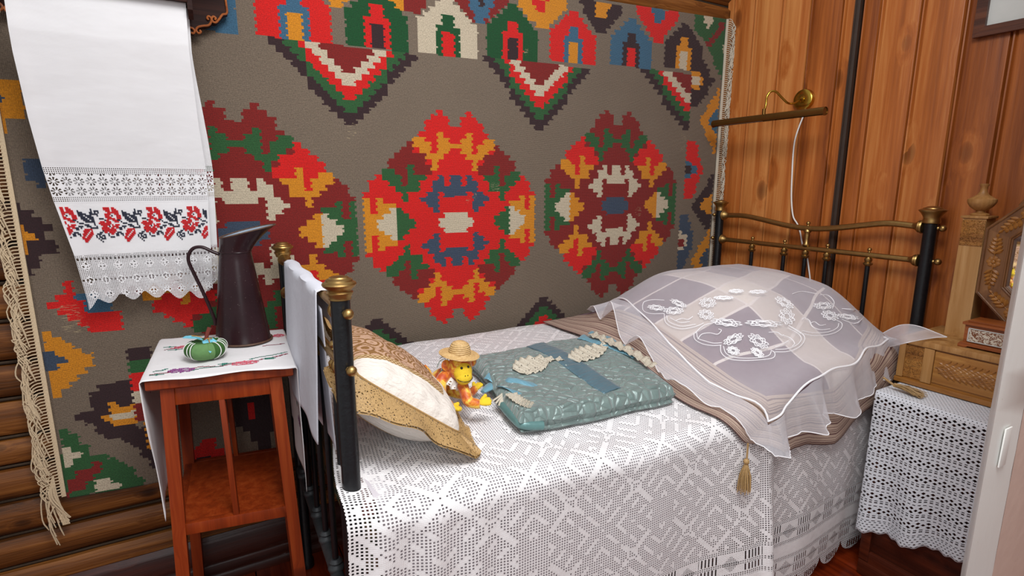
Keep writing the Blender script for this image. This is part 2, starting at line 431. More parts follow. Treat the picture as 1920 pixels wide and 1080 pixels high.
def m_checked():
    """u,v = metres in the cloth from its front left corner; v is distance from the near hem"""
    t = T('checked_cloth_with_striped_border'); u, v = t.uv()
    tw = t.noise(t.vec(u, v, 0.), 300., 2.)
    d = u.mn(v) + .002; e = (1.13 - u); d = d.mn(e)
    sp = (d / .036).fr(); s1 = sp.lt(.14).mx(sp.rng(.26, .34)).mx(sp.rng(.44, .50)).mx(sp.rng(.70, .75)) * d.lt(.19)
    purp = srgb(104, 76, 90); cream = srgb(198, 182, 170); tan = srgb(180, 156, 138); red = srgb(78, 28, 32)
    row = v.rng(.52, .66); colm = (u.rng(.44, .64))
    c = t.mix(row.mx(colm), purp, cream); c = t.mix(row * colm, c, srgb(222, 208, 192))
    ln = ((v - .52).ab().lt(.005)).mx((v - .66).ab().lt(.005)).mx((v - .37).ab().lt(.005)).mx((v - .85).ab().lt(.005)).mx((u - .44).ab().lt(.004)).mx((u - .64).ab().lt(.004)).mx((u - .85).ab().lt(.004))
    c = t.mix(ln, c, srgb(226, 214, 206))
    bord = d.lt(.195)
    c = t.mix(bord, c, t.mix(s1 * .92, tan, red))
    c = t.mix(tw * .35, c, srgb(150, 130, 122))
    return t.done(c, .9, 0., tw + t.noise(t.vec(u * 3, v * 3, 0.), 5.) * 2., .0015)
M['checked'] = m_checked()
def m_satin(name, c0, c1, quilt=True):
    t = T(name); u, v = t.uv()
    w1 = t.noise(t.vec(u, v, 0.), 14., 3., .5)
    if quilt:
        d = t.vor(t.vec(u + w1 * .03, v * 1.6, 0.), 33., 'DISTANCE_TO_EDGE'); h = (d * 2.6).mn(1.).pw(.6)
        h2 = t.noise(t.vec(u, v, 2.), 60., 3., .6); hh = h * 1. + h2 * .35; dist = .007
    else:
        hh = t.noise(t.vec(u * 2.5, v * .4, 0.), 30., 3., .5); dist = .006
    c = t.mix(w1, c0, c1)
    return t.done(c, .36, .12, hh, dist, Sheen_Weight=.3, Anisotropic=.4)
M['quilt'] = m_satin('teal_quilted_satin', srgb(88, 106, 104), srgb(136, 154, 148))
M['bluesatin'] = m_satin('blue_satin', srgb(84, 138, 158), srgb(120, 164, 178), False)
M['tealplain'] = plain('teal_satin', srgb(92, 128, 126), .3, .2, 30, .15, .002)
M['navysatin'] = m_satin('slate_blue_gathered_satin', srgb(62, 92, 104), srgb(88, 118, 130), False)
def m_lace(name, c0, c1, scale=150., a=.30):
    t = T(name); u, v = t.uv(); n = t.noise(t.vec(u, v, 0.), 40., 3.)
    d = t.vor(t.vec(u, v, 0.), scale, 'DISTANCE_TO_EDGE'); n3 = t.noise(t.vec(u, v, 4.), 25., 2.)
    h = d.gt(a) * n3.gt(.42)
    return t.done(t.mix(t.noise(t.vec(u, v, 0.), 260., 2.), c0, c1), .6, 0., d * -1., .0015, alpha=1. - h)
M['creamlace'] = m_lace('cream_lace', srgb(158, 148, 130), srgb(212, 202, 184))
M['whitelace'] = m_lace('white_lace', srgb(210, 205, 200), srgb(240, 236, 232))
M['goldlace'] = m_lace('gold_crochet_lace', srgb(104, 72, 34), srgb(212, 174, 116), 150., .26)
def m_pillow():
    t = T('cotton_pillow_with_gold_lace_panel'); u, v = t.uv()
    d = u.mn(1. - u).mn(v.mn(1. - v))
    du = u.mx(.0); dd2 = (.74 - u).mn(v - .20).mn(.93 - v)
    inn = dd2.gt(.0); trim = dd2.rng(.0, .045); n = t.noise(t.vec(u, v, 0.), 26., 4., .65)
    flower = t.vor(t.vec(u, v, 0.), 9., 'F1'); tex = t.noise(t.vec(u, v, 0.), 90., 4., .7)
    ring = (flower * 26.).sin() * .5 + .5
    panel = t.mix((tex * .6 + ring * .35 + n * .35).gt(.66), srgb(196, 156, 128), srgb(138, 96, 48))
    tr = t.mix(((u * 210.).sin() * (v * 210.).sin()).gt(.0), srgb(146, 110, 62), srgb(204, 172, 128))
    c = t.mix(inn, srgb(222, 212, 202), panel); c = t.mix(trim, c, tr)
    wr = t.noise(t.vec(u * 2., v * 7., 0.), 4., 4.)
    return t.done(c, .75, 0., inn * tex * .5 + wr * 1.4, .006)
M['pillow'] = m_pillow()
def m_velvet():
    t = T('crushed_orange_yellow_velvet'); x, y, z = t.obj()
    n = t.noise(t.vec(x, y, z), 42., 4., .65, .6); c = t.ramp(n, [(.38, srgb(178, 66, 8)), (.5, srgb(214, 122, 12)), (.6, srgb(240, 200, 70))])
    return t.done(c, .5, 0., n, .002, Sheen_Weight=.4)
M['velvet'] = m_velvet()
def m_straw():
    t = T('plaited_straw'); x, y, z = t.obj(); n = t.noise(t.vec(x, y, z * 3.), 160., 3.)
    return t.done(t.mix(n, srgb(164, 118, 66), srgb(232, 200, 142)), .45, 0., n + (z * 1300.).sin() * .4, .002)
M['straw'] = m_straw()
def m_mattress():
    t = T('green_patterned_mattress_ticking'); x, y, z = t.obj(); n = t.noise(t.vec(x, y, z), 34., 3., .6, 1.)
    return t.done(t.ramp(n, [(.42, srgb(40, 52, 34)), (.52, srgb(78, 84, 52)), (.6, srgb(128, 84, 42))]), .9)
M['mattress'] = m_mattress()
def m_bone():
    t = T('fretted_bone_inlay'); x, y, z = t.obj(); n = t.noise(t.vec(x, y, z), 62., 3., .6, 1.6)
    return t.done(t.mix((n - .5).ab().lt(.045), srgb(216, 208, 190), srgb(120, 68, 34)), .4)
M['bone'] = m_bone()
def carved(name, base, axis='y', scale=30.):
    mt = base.copy(); mt.name = name; nt = mt.node_tree
    tc = nt.nodes.new('ShaderNodeTexCoord'); ns = nt.nodes.new('ShaderNodeTexNoise'); ns.inputs['Scale'].default_value = scale; ns.inputs['Detail'].default_value = 2; ns.inputs['Distortion'].default_value = 1.5
    nt.links.new(tc.outputs['Object'], ns.inputs['Vector'])
    rp = nt.nodes.new('ShaderNodeValToRGB'); rp.color_ramp.elements[0].position = .47; rp.color_ramp.elements[1].position = .53
    nt.links.new(ns.outputs[0], rp.inputs[0])
    bp = nt.nodes.new('ShaderNodeBump'); bp.inputs['Distance'].default_value = .003; nt.links.new(rp.outputs[0], bp.inputs['Height'])
    b = nt.nodes['Principled BSDF']; nt.links.new(bp.outputs[0], b.inputs['Normal'])
    return mt
M['oakcarved'] = carved('chip_carved_oak', M['oak'], scale=70.)

for k_, v_ in (('shelfw', .12), ('skirt', .3), ('stool', .35), ('log', .3), ('plank', .4), ('iron', .4)):
    M[k_].node_tree.nodes['Principled BSDF'].inputs['Specular IOR Level'].default_value = v_
M['shelfw'].node_tree.nodes['Principled BSDF'].inputs['Roughness'].default_value = .6
M['skirt'].node_tree.nodes['Principled BSDF'].inputs['Roughness'].default_value = .3
# =====================================================================  THE ROOM
def struct(o): o['kind'] = 'structure'; return o
# floor: painted boards running away from the viewer
fl = struct(MB().box((.6, .3, -.05), (4.4, 3.6, .06)).build('floor', M['skirt']))
x = -1.58
while x < 2.75:
    wd = .147; b = MB().box((x + wd / 2, .3, -.01), (wd - .004, 3.56, .02), bev=.002)
    b.build('floorboard', M['floorw'], fl); x += wd
# log wall behind the bed
wb = struct(MB().box((.45, 2.2, 1.3), (4.3, .1, 2.7)).build('wall_back', M['skirt']))
random.seed(4)
zs = [.0, .115, .225, .333, .447, .555, .647, .765, .876, 1.0, 1.11, 1.22, 1.34, 1.46, 1.58, 1.70, 1.82, 1.94, 2.06, 2.165, 2.27, 2.38, 2.50, 2.64]
for z0, z1 in zip(zs, zs[1:]):
    d = random.uniform(-.006, .006); n = 44; prof = []
    h = z1 - z0 - .007
    # flattened front with a chamfered lip along the top, rounded below
    P = [(.05, 0), (-.010, .004), (-.022, .016), (-.027, .03), (-.029, h * .55), (-.027, h - .02), (-.016, h - .006), (.05, h)]
    vs = []; fs = []
    for i in range(n + 1):
        X = -1.6 + 4.05 * i / n
        for k, (py, pz) in enumerate(P):
            wv = .004 * nz(X * 1.7, z0 * 9 + (k > 3) * 5) + .0015 * nz(X * 9, z0 * 7 + k)
            vs.append((X, 2.045 + d + py + wv * .8, z0 + pz + (wv * 1.3 if 0 < k < 7 else 0)))
    for i in range(n):
        for k in range(7): a = i * 8 + k; fs.append((a, a + 8, a + 9, a + 1))
    b = MB(); b.add(vs, fs); b.build('log', M['log'], wb)
# caulking between the logs: thin moss rope lying in each joint
b = MB()
for z1 in zs[1:-1]:
    b.tube([(-1.6 + .09 * i, 2.036 + .003 * nz(i * .7, z1 * 5), z1 - .0035 + .0015 * nz(i, z1)) for i in range(46)], .0045, 5)
tag(b.build('caulking', plain('dark_moss_caulking', srgb(58, 44, 30), .95, 0., 150, .5), wb), kind='stuff')
# moulded skirting board of the log wall
b = MB(); prof = [(0, 0), (-.052, 0), (-.052, .022), (-.044, .034), (-.04, .036), (-.04, .062), (-.034, .07), (-.026, .074), (-.026, .11), (-.02, .12), (-.02, .137), (-.012, .147), (-.005, .16), (0, .16)]
b.prism(prof, lambda u, v, w_: V((-1.6 + w_, 2.014 + u, v)), 4.0); struct(b.build('baseboard_back', M['skirt']))
# plank wall at the bed head: tongued planks with a rounded nose each
wr = struct(MB().box((2.5, .35, 1.3), (.08, 3.4, 2.7)).build('wall_right', M['skirt']))
edges = [2.03, 1.99, 1.866, 1.72, 1.581, 1.437, 1.375]
edges2 = [1.354, 1.286, 1.139, .998, .857, .705, .56, .41, .27, .12, -.03, -.18, -.34, -.5, -.66, -.82]
for eds in (edges, edges2):
    for y1, y0 in zip(eds, eds[1:]):
        d = random.uniform(-.002, .002); b = MB(); wd = y1 - y0
        P = [(0.03, 0), (.012, 0.0008), (.001, .004), (0, .007), (0, wd - .020), (.006, wd - .018), (.007, wd - .015), (-.002, wd - .011), (-.003, wd - .007), (.001, wd - .003), (.012, wd - .0012), (.03, wd - .0012)]
        b.prism([(a, y) for a, y in P], lambda u, v, w_, y0=y0, d=d: V((2.4 + d + u, y0 + v, .0 + w_)), 2.62)
        b.build('plank', M['plank'], wr)
t1 = MB().beam((2.39, 1.3645, 0), (2.39, 1.3645, 2.62), .025, .022, .002, (0, 1, 0)).build('trim_1', M['darkmetal']); struct(t1)
MB().beam((2.379, 1.367, .6), (2.379, 1.367, 2.62), .003, .003, .001, (0, 1, 0)).build('shine_strip', M['steel_shine'], t1)  # thin pale strip stands in for the bluish shine along the trim
# door jamb of the doorway the picture is taken through, and the plaster next to it
jx = 1.36
b = MB(); L = [(1.318, .402), (1.305, .45), (1.31, .47), (1.60, .47), (1.60, .30), (1.476, .355), (1.474, .392), (1.46, .402)]
n = 60; vs = []; fs = []
def jamb(k, z):
    u, v = L[k]; q = .003 * nz(z * 6, k * 3.) + .0015 * nz(z * 25, k * 2.)
    return (u + q + (.012 if k in (0, 1) else 0) * 0, v + q * .5, z)
Lj = [(1.334, .402), (1.343, .407), (1.50, .455), (1.69, .52), (1.484, .409), (1.474, .40)]
for i in range(n + 1):
    z = i / n * 2.45
    for k, (u, v) in enumerate(Lj):
        q = .0025 * nz(z * 7, k * 3.) + .0012 * nz(z * 31, k * 2.)
        e = .004 * max(0, nz(z * 12, 5.)) if k >= 3 else 0
        vs.append((u + q - e, v + q * .6, z))
for i in range(n):
    for k in range(6): a = i * 6 + k; c = i * 6 + (k + 1) % 6; fs.append((a, c, c + 6, a + 6))
b.add(vs, fs); dj = struct(b.build('door_1', M['whitepaint']))
sp = atY(1884, 838, .398); b = MB()
b.box(sp + V((0, -.0005, 0)), (.032, .003, .085), Matrix.Rotation(R(2), 3, 'Y'), .001); b.build('flaked_paint_patch', M['whitepaint'], dj)  # thin box stands for a shiny patch of flaked paint on the jamb
struct(MB().prism([(1.479, .401), (2.46, .401), (2.46, .525), (1.72, .525)], lambda u, v, w_: V((u, v, w_)), 2.5).build('wall_front', M['plaster'], smooth=False))
# =====================================================================  KILIM on the log wall
GREY = srgb(120, 104, 88); RD = srgb(214, 16, 10); DR = srgb(128, 22, 16); GN = srgb(40, 88, 44); DG = srgb(6, 74, 32)
YE = srgb(212, 134, 18); BL = srgb(58, 98, 124); NV = srgb(58, 72, 92); BK = srgb(50, 27, 30); WH = srgb(202, 186, 160)
CW, CH = .0245, .0205
Q = dict(
 body=[(0, 18.2), (1, 18.5), (1.5, 19.8), (2.1, 21), (3.1, 21), (3.6, 19.8), (4.8, 18.5), (5, 17.4), (6, 16.4), (6.8, 16.4), (6.8, 14.9), (7.6, 14.9), (8.6, 14.2), (9.6, 12.7), (10.6, 11.5), (11.3, 10), (11.3, 9.1), (12.2, 9.1), (13.3, 8), (14, 7), (15, 6), (15, 0), (0, 0)],
 diag=[(4.0, 9.0), (4.0, 10.6), (5.3, 11.5), (5.3, 12.4), (6.6, 13.4), (6.8, 14.9), (7.6, 14.9), (8.6, 14.2), (9.6, 12.7), (10.6, 11.5), (11.4, 9.9), (11, 8.6), (9, 7.4), (7.6, 7.4), (6, 8.8)],
 toparch=[(1.9, 17.1), (3, 17.1), (3.05, 13.4), (3.95, 13.4), (4, 14.6), (5, 15.4), (6, 16.1), (7, 16.1), (7, 14.5), (6, 13.5), (5.1, 12.4), (4.2, 11.4), (4, 10.1), (3.05, 10.1), (3, 11.4), (2.1, 12.4), (1.1, 13), (.9, 13.8), (0, 13.9), (0, 14.9), (1, 15.1), (1.9, 16)],
 sidearch=[(12, 5.4), (12.9, 5.4), (13, 2.1), (13.9, 2.1), (14, 3.4), (14.3, 4.6), (15, 4.9), (15, 0), (10, 0), (10, 3.1), (11, 4.1), (12, 4.6)],
 white=[(9.9, 3.1), (10.9, 3.1), (11, 2.1), (11.9, 1.6), (12, .9), (13, .7), (13, 0), (9.9, 0)],
 inner=[(9.95, 3.1), (9, 3.1), (8.9, 2.1), (8, 1.9), (7.9, .9), (7, .8), (7, 0), (9.95, 0)],
 crown=[(0, 9), (.5, 9), (.6, 7.1), (1.4, 7.1), (2, 8), (2, 9), (3, 9), (3.1, 7.9), (4, 7.6), (4.1, 6.2), (5, 6), (5.2, 5.1), (6, 5), (6, 4.1), (5.1, 4), (5, 3.1), (4.1, 3), (4, 1.9), (3.1, 2), (3, 6.1), (2.5, 6.2), (2.4, 5.1), (1.5, 5.1), (1.4, 4.1), (.6, 4.1), (.5, 5.2), (0, 5.2)],
 star=[(0, 3), (.5, 3), (.5, 2), (1.5, 1.9), (1.6, 1), (2.7, .5), (2.7, 0), (0, 0)])
def shift(P, dx, dy): return [(x + dx, y + dy) for x, y in P]
def qcell(i, j):
    x, y = i + .5, j + .5
    r = None
    if inpoly(x, y, Q['body']): r = 'body'
    if inpoly(x, y, Q['diag']): r = 'diag'
    if inpoly(x, y, shift(Q['toparch'], 4.9, -6.2)) and x > 4.8: r = 'diagarch'
    if inpoly(x, y, Q['toparch']): r = 'toparch'
    if inpoly(x, y, Q['sidearch']): r = 'side'
    for k in ('inner', 'white', 'crown', 'star'):
        if inpoly(x, y, Q[k]): r = k
    return r
QC = {(i, j): qcell(i, j) for i in range(18) for j in range(24)}
CA = dict(body=RD, toparch=YE, diag=DR, diagarch=GN, side=YE, white=WH, inner=GN, crown=NV, star=WH)
CB = dict(body=DR, toparch=GN, diag=RD, diagarch=YE, side=GN, white=WH, inner=YE, crown=WH, star=NV)
MED = [(.87, 1.234, .0245, .0245, .0204, .0196, CA), (1.683, 1.285, .0262, .0262, .0204, .0208, CB), (.105, 1.222, .0250, .0248, .0200, .0196, CB)]
# V-shaped motifs: (tip x, tip z, half width, height, clip side, direction)
VS = [(.475, 1.587, .235, .262, 0, 1), (1.255, 1.608, .243, .268, 0, 1), (2.125, 1.649, .30, .262, -1, 1),
      (1.287, .887, .24, .26, 0, -1), (.531, .879, .24, .26, 0, -1), (2.085, .925, .26, .26, -1, -1)]
HS = [(.311, 1.849, .105, RD, BL, YE), (.584, 1.853, .100, DG, RD, BK), (.850, 1.857, .108, WH, DG, RD), (1.127, 1.873, .105, DG, RD, BK),
      (1.423, 1.891, .108, RD, BL, YE), (1.746, 1.908, .110, BL, BK, RD), (2.073, 1.928, .112, BK, YE, WH), (.03, 1.845, .10, BL, BL, NV)]
def W(*pts): return [(lambda p: (p.x, p.z))(atY(a, b, 1.995)) for a, b in pts]
def half(cx, cz, hw, hh, side, outer, inner=None, core=None, fl_=.15):
    """half lozenge pointing left (side -1) or right (+1) from the straight edge cx"""
    o = [(outer, [(cx, cz + hh), (cx + side * hw * fl_, cz + hh), (cx + side * hw, cz + hh * .08), (cx + side * hw, cz - hh * .08), (cx + side * hw * fl_, cz - hh), (cx, cz - hh)])]
    if inner: o.append((inner, [(cx, cz + hh * .38), (cx + side * hw * .3, cz + hh * .3), (cx + side * hw * .6, cz + .01), (cx + side * hw * .6, cz - .01), (cx + side * hw * .3, cz - hh * .3), (cx, cz - hh * .38)]))
    if core: o.append((core, [(cx, cz + hh * .12), (cx + side * hw * .35, cz + hh * .1), (cx + side * hw * .35, cz - hh * .1), (cx, cz - hh * .12)]))
    return o
def topv(cx, z, hw, hh, outer, inner):
    return [(outer, [(cx - hw, z), (cx + hw, z), (cx + hw, z - hh * .15), (cx + .02, z - hh), (cx - .02, z - hh), (cx - hw, z - hh * .15)]),
            (inner, [(cx - hw * .45, z), (cx + hw * .45, z), (cx + hw * .4, z - hh * .2), (cx + .013, z - hh * .42), (cx - .013, z - hh * .42), (cx - hw * .4, z - hh * .2)])]
PY = []
RXL, RXR = -.455, 2.352
# right end column
PY += half(RXR, 1.70, .13, .16, -1, YE, BL)
PY += half(2.135, 1.455, .12, .135, 1, RD, BL, BK, .5) + half(RXR, 1.275, .15, .15, -1, BK, YE)
PY += half(2.115, 1.09, .11, .14, 1, NV, WH, DR, .4) + half(RXR, .985, .13, .16, -1, YE, NV)
PY += [(GN, W((1300, 20), (1375, 20), (1375, 150), (1350, 150), (1330, 95), (1300, 55))), (WH, W((1316, 30), (1340, 32), (1332, 45), (1325, 55))), (WH, W((1354, 82), (1366, 82), (1362, 110), (1352, 100)))]
PY += [(DR, W((1350, 45), (1362, 45), (1334, 86), (1322, 86)))]
def Z(ox, oy, k, *pts): return W(*[(ox + a / k, oy + b / k) for a, b in pts])
PY += [(BK, Z(900, 0, 3.272, (1270, 190), (1300, 240), (1345, 320), (1385, 400), (1405, 465), (1436, 480), (1436, 510), (1405, 535), (1380, 592), (1335, 648), (1284, 648), (1284, 432), (1270, 432))),
       (YE, Z(900, 0, 3.272, (1284, 432), (1342, 432), (1345, 475), (1366, 478), (1366, 517), (1342, 522), (1335, 552), (1284, 548))), (WH, Z(900, 0, 3.272, (1284, 472), (1345, 472), (1345, 512), (1284, 512)))]
# motifs hanging from the top edge
PY += topv(.68, 2.15, .14, .17, YE, RD) + topv(.98, 2.10, .13, .12, DR, BK) + topv(1.00, 2.05, .0, .0, DR, DR)
PY += [(BL, W((866, -40), (950, -40), (926, 0), (908, 48), (898, 50), (880, 12))), (BK, W((897, -10), (908, -10), (904, 10), (899, 10))),
       (DR, W((750, -30), (800, -30), (800, 10), (778, 30), (768, 30), (752, 8))), (YE, W((612, -20), (655, -20), (654, 3), (640, 14), (616, 12))),
       (YE, W((970, -6), (1058, -4), (1060, 14), (1022, 56), (1010, 58), (975, 14))), (RD, W((996, -2), (1030, -2), (1020, 20), (1008, 20))),
       (BK, W((1085, -8), (1167, 8), (1164, 30), (1133, 64), (1120, 64), (1090, 18))), (YE, W((1110, -2), (1146, 8), (1136, 32), (1120, 32))),
       (RD, W((1192, 8), (1273, 20), (1272, 36), (1240, 78), (1224, 78), (1196, 30))), (BL, W((1220, 18), (1250, 22), (1240, 44), (1228, 44)))]
# left end
def Z(ox, oy, k, *pts): return W(*[(ox + a / k, oy + b / k) for a, b in pts])
PY += [(YE, Z(0, 80, 3.176, (-90, 300), (-60, 240), (-40, 195), (55, 195), (60, 240), (92, 240), (112, 350), (128, 400), (128, 465), (65, 460), (70, 510), (22, 515), (22, 565), (-40, 560), (-90, 450))), (NV, Z(0, 80, 3.176, (-50, 290), (22, 292), (27, 355), (-50, 352)))]
PY += [(NV, Z(0, 270, 3.273, (125, 150), (175, 85), (235, 110), (275, 190), (270, 260), (200, 240), (180, 195), (125, 185)))]
PY += [(BK, Z(0, 270, 3.273, (44, 345), (100, 345), (105, 400), (170, 400), (175, 440), (240, 440), (270, 480), (330, 480), (300, 560), (345, 590), (340, 655), (250, 660), (250, 750), (200, 760), (200, 805), (150, 805), (120, 720))),
       (YE, Z(0, 270, 3.273, (60, 498), (135, 505), (150, 555), (212, 562), (212, 602), (165, 610), (165, 665), (90, 660)))]
PY += [(RD, Z(80, 540, 2.769, (120, -40), (90, 15), (85, 50), (35, 60), (40, 95), (90, 98), (92, 130), (145, 130), (150, 168), (200, 168), (205, 203), (252, 205), (260, 242), (398, 222), (380, 100), (230, 100), (160, 60), (150, -40))),
       (BL, Z(80, 540, 2.769, (180, 50), (228, 125), (372, 110), (365, 20), (180, 20)))]
PY += [(YE, W((302, 545), (345, 545), (345, 562), (306, 560))), (RD, W((322, 555), (420, 540), (420, 650), (385, 600), (355, 585), (340, 575)))]
PY += [(YE, Z(80, 540, 2.769, (-20, 215), (28, 215), (30, 250), (82, 252), (85, 285), (135, 285), (140, 318), (190, 320), (195, 352), (245, 355), (245, 392), (205, 400), (205, 432), (165, 440), (165, 473), (130, 475), (130, 512), (95, 515), (95, 553), (30, 555))),
       (NV, Z(80, 540, 2.769, (-10, 330), (50, 333), (55, 362), (105, 365), (105, 402), (70, 405), (70, 442), (10, 442)))]
PY += [(RD, W((357, 872), (358, 850), (370, 848), (372, 830), (385, 828), (400, 822), (402, 838), (425, 842), (428, 858), (442, 872))), (BK, W((372, 858), (400, 858), (400, 872), (372, 872))), (RD, W((461, 752), (478, 752), (480, 785), (463, 785)))]
PY += [(BK, W((430, 742), (512, 742), (512, 850), (492, 850), (470, 820), (450, 800), (430, 790))), (RD, W((461, 752), (478, 752), (480, 785), (463, 785)))]
PY += [(BK, W((232, 655), (262, 645), (300, 672), (298, 690), (236, 690))), (GN, W((236, 678), (282, 672), (300, 680), (298, 702), (240, 702))),
       (RD, W((240, 702), (300, 700), (300, 730), (244, 730))), (WH, W((243, 730), (300, 727), (300, 755), (246, 757))), (DR, W((246, 755), (300, 752), (300, 792), (250, 792))),
       (BK, W((194, 722), (240, 716), (246, 757), (250, 796), (300, 800), (300, 880), (262, 850), (250, 828), (190, 822), (170, 800), (140, 785), (168, 765), (175, 738))),
       (YE, W((198, 758), (246, 757), (248, 795), (202, 800), (200, 788), (184, 788), (184, 776), (198, 775))), (WH, W((202, 778), (247, 771), (248, 782), (204, 788))),
       (YE, W((266, 790), (290, 788), (292, 840), (270, 832))),
       (GN, W((112, 803), (135, 806), (170, 850), (235, 862), (272, 898), (272, 922), (105, 932))), (WH, W((116, 842), (134, 842), (150, 850), (134, 872), (118, 874))),
       (DR, W((112, 928), (145, 890), (188, 856), (196, 866), (160, 905), (130, 932))), (WH, W((182, 922), (184, 903), (196, 900), (198, 890), (212, 890), (214, 898), (226, 898), (228, 916)))]
def rugcol(x, z, jx):
    xs = x + jx
    for cx, cz, sl, sr, st, sb, cm in MED:
        dx, dz = xs - cx, z - cz
        i = int(abs(dx) / (sr if dx > 0 else sl) + (.0)); j = int(abs(dz) / (st if dz > 0 else sb))
        k = QC.get((i, j))
        if k: return cm[k]
    hit = None
    for tx, tz, hw, hh, clip, dr in VS:
        h = (z - tz) * dr
        if h < 0 or h > hh: continue
        cs = hw / 10.3; rs = hh / 12
        i = abs(int((xs - tx) / cs + (500)) - 500 + .5) if False else abs(math.floor((xs - tx) / cs) + .5)
        if (clip == -1 and xs > tx + .012) or (clip == 1 and xs < tx): continue
        j = math.floor(h / rs); d = j + .5 - max(0, (i - 1)) / .83
        if d < 0: continue
        bnd = int(d / 2); hit = (BK, GN, RD, WH, DR)[min(bnd, 4)]
        if dr < 0: hit = (BK, GN, RD, WH, DR)[min(bnd, 4)]
    for cx, cz, hw, c0, c1, c2 in HS:
        u = abs(math.floor((xs - cx) / (hw / 4.5)) + .5) / 4.5; h = (z - cz) / .105
        if h < 0 and not (h > -.25 and u < .3 and hit is not None): continue
        if h < 0: continue
        hj = (math.floor((z - cz) / CH) + .5) * CH / .105
        if u < 1.05 and hj < max(1.05, 2.02 - u * .92) and not (hj > 1.05 and u > 1.9):
            col = c0
            if u < .38 and (hj < 1.0 or (u < .15 and hj < 1.3)): col = c1
            if u < .15 and hj < .82: col = c2
            return col
    if hit is not None: return hit
    gx = (math.floor((x + jx) / .0213) + .5) * .0213; gz = (math.floor(z / CH) + .5) * CH
    r = None
    for col, P in PY:
        if inpoly(gx, gz, P): r = col
    return r or GREY
def rug():
    t = thing('kilim_rug', 'grey woven kilim with stepped red, green and ochre motifs hung on the log wall', 'rug', (.95, 1.99, .42))
    nx, nzc = 400, 330; x0, x1 = RXL, RXR; cols = []
    vs = []; fs = []
    def top(x): return 2.085 + .038 * (x + .47)
    def bot(x): return .432 - .055 * (x + .47) if x < 2 else .3
    for j in range(nzc + 1):
        for i in range(nx + 1):
            x = lerp(x0, x1, i / nx); z = lerp(bot(x), top(x), j / nzc)
            y = 1.992 - .006 * nz(x * 1.4, z * 1.1) - .002 * nz(x * 6, z * 5) - .006 * S((.6 - z) / .2) * (1 + nz(x * 5, 3))
            vs.append((x, y, z))
    random.seed(8)
    for j in range(nzc):
        jit = (.0022 if j % 4 < 2 else -.0022)
        for i in range(nx):
            x = lerp(x0, x1, (i + .5) / nx); z = lerp(bot(x), top(x), (j + .5) / nzc)
            a = j * (nx + 1) + i; fs.append((a, a + 1, a + nx + 2, a + nx + 1)); cols.append(rugcol(x, z, jit + random.uniform(-.001, .001)))
    b = MB(); b.v = [V(p) for p in vs]; b.f = fs
    o = b.build('woven_field', M['wool'], t, True, recalc=False)
    at = o.data.color_attributes.new('Col', 'FLOAT_COLOR', 'CORNER'); buf = []
    for c in cols: buf += list(c) * 4
    at.data.foreach_set('color', buf)
    md = o.modifiers.new('thickness', 'SOLIDIFY'); md.thickness = .005; md.offset = -1
    for side, xe, mt, nm in ((-1, x0, 'cotton', 'left_fringe'), (1, x1, 'cottongrey', 'right_fringe')):
        # woven selvedge band and the looped, drooping warp fringe
        b = MB(); zt, zb = top(xe), bot(xe) + .01
        n = 90; vs = []; fs = []
        for i in range(n + 1):
            z = lerp(zb, zt, i / n)
            vs += [(xe, 1.986, z), (xe + side * .011, 1.985 + .001 * nz(z * 40), z), (xe + side * .011, 1.992, z), (xe, 1.994, z)]
        for i in range(n):
            for k in range(4): a = i * 4 + k; c = i * 4 + (k + 1) % 4; fs.append((a, c, c + 4, a + 4))
        b.add(vs, fs); b.build('selvedge_band', M[mt], t)
        b = MB(); z = zt; k = 0
        while z > zb + .0:
            L = random.uniform(.04, .10) * (1.2 if side < 0 else .95) * (1 + .35 * math.sin(z * 31)); o_ = random.uniform(-.010, .010); out = random.uniform(.016, .040) * (1. if side < 0 else 1.15)
            p = [(xe + side * .009, 1.984, z), (xe + side * .026, 1.980, z - .002), (xe + side * (.014 + out), 1.976 + o_ * .4, z - .018), (xe + side * (.014 + out * 1.05) + o_, 1.974, z - L * .7), (xe + side * (.010 + out * .9) + o_, 1.978, z - L)]
            b.tube(spline(p, 3), [.0019] * 12 + [.0014], 5)
            p2 = [(xe + side * (.012 + out * .7) + o_, 1.974, z - .02), (xe + side * (.016 + out * .9) - o_, 1.969, z - L * .5), (xe + side * (.012 + out * .7) - o_, 1.971, z - L * .95)]
            b.tube(spline(p2, 3), .0016, 5); z -= .0098; k += 1
        tag(b.build('fringe', M[mt], t), kind='stuff')
    # long twisted corner tassel at the lower left
    b = MB()
    for k in range(16):
        a = k * .9; q = .006 * (1 + .3 * (k % 3))
        b.tube(spline([(RXL - .02, 1.975, .52), (RXL - .028 + q * math.cos(a), 1.972 + q * .4 * math.sin(a), .46), (RXL - .018 + q * math.cos(a + 1), 1.974 + q * .5 * math.sin(a), .41), (RXL - .008 + q * 1.3 * math.cos(a + 2), 1.974, .355 + .01 * (k % 3))], 4), .002, 5)
    tag(b.build('corner_tassel', M['cotton'], t), kind='stuff')
rug()
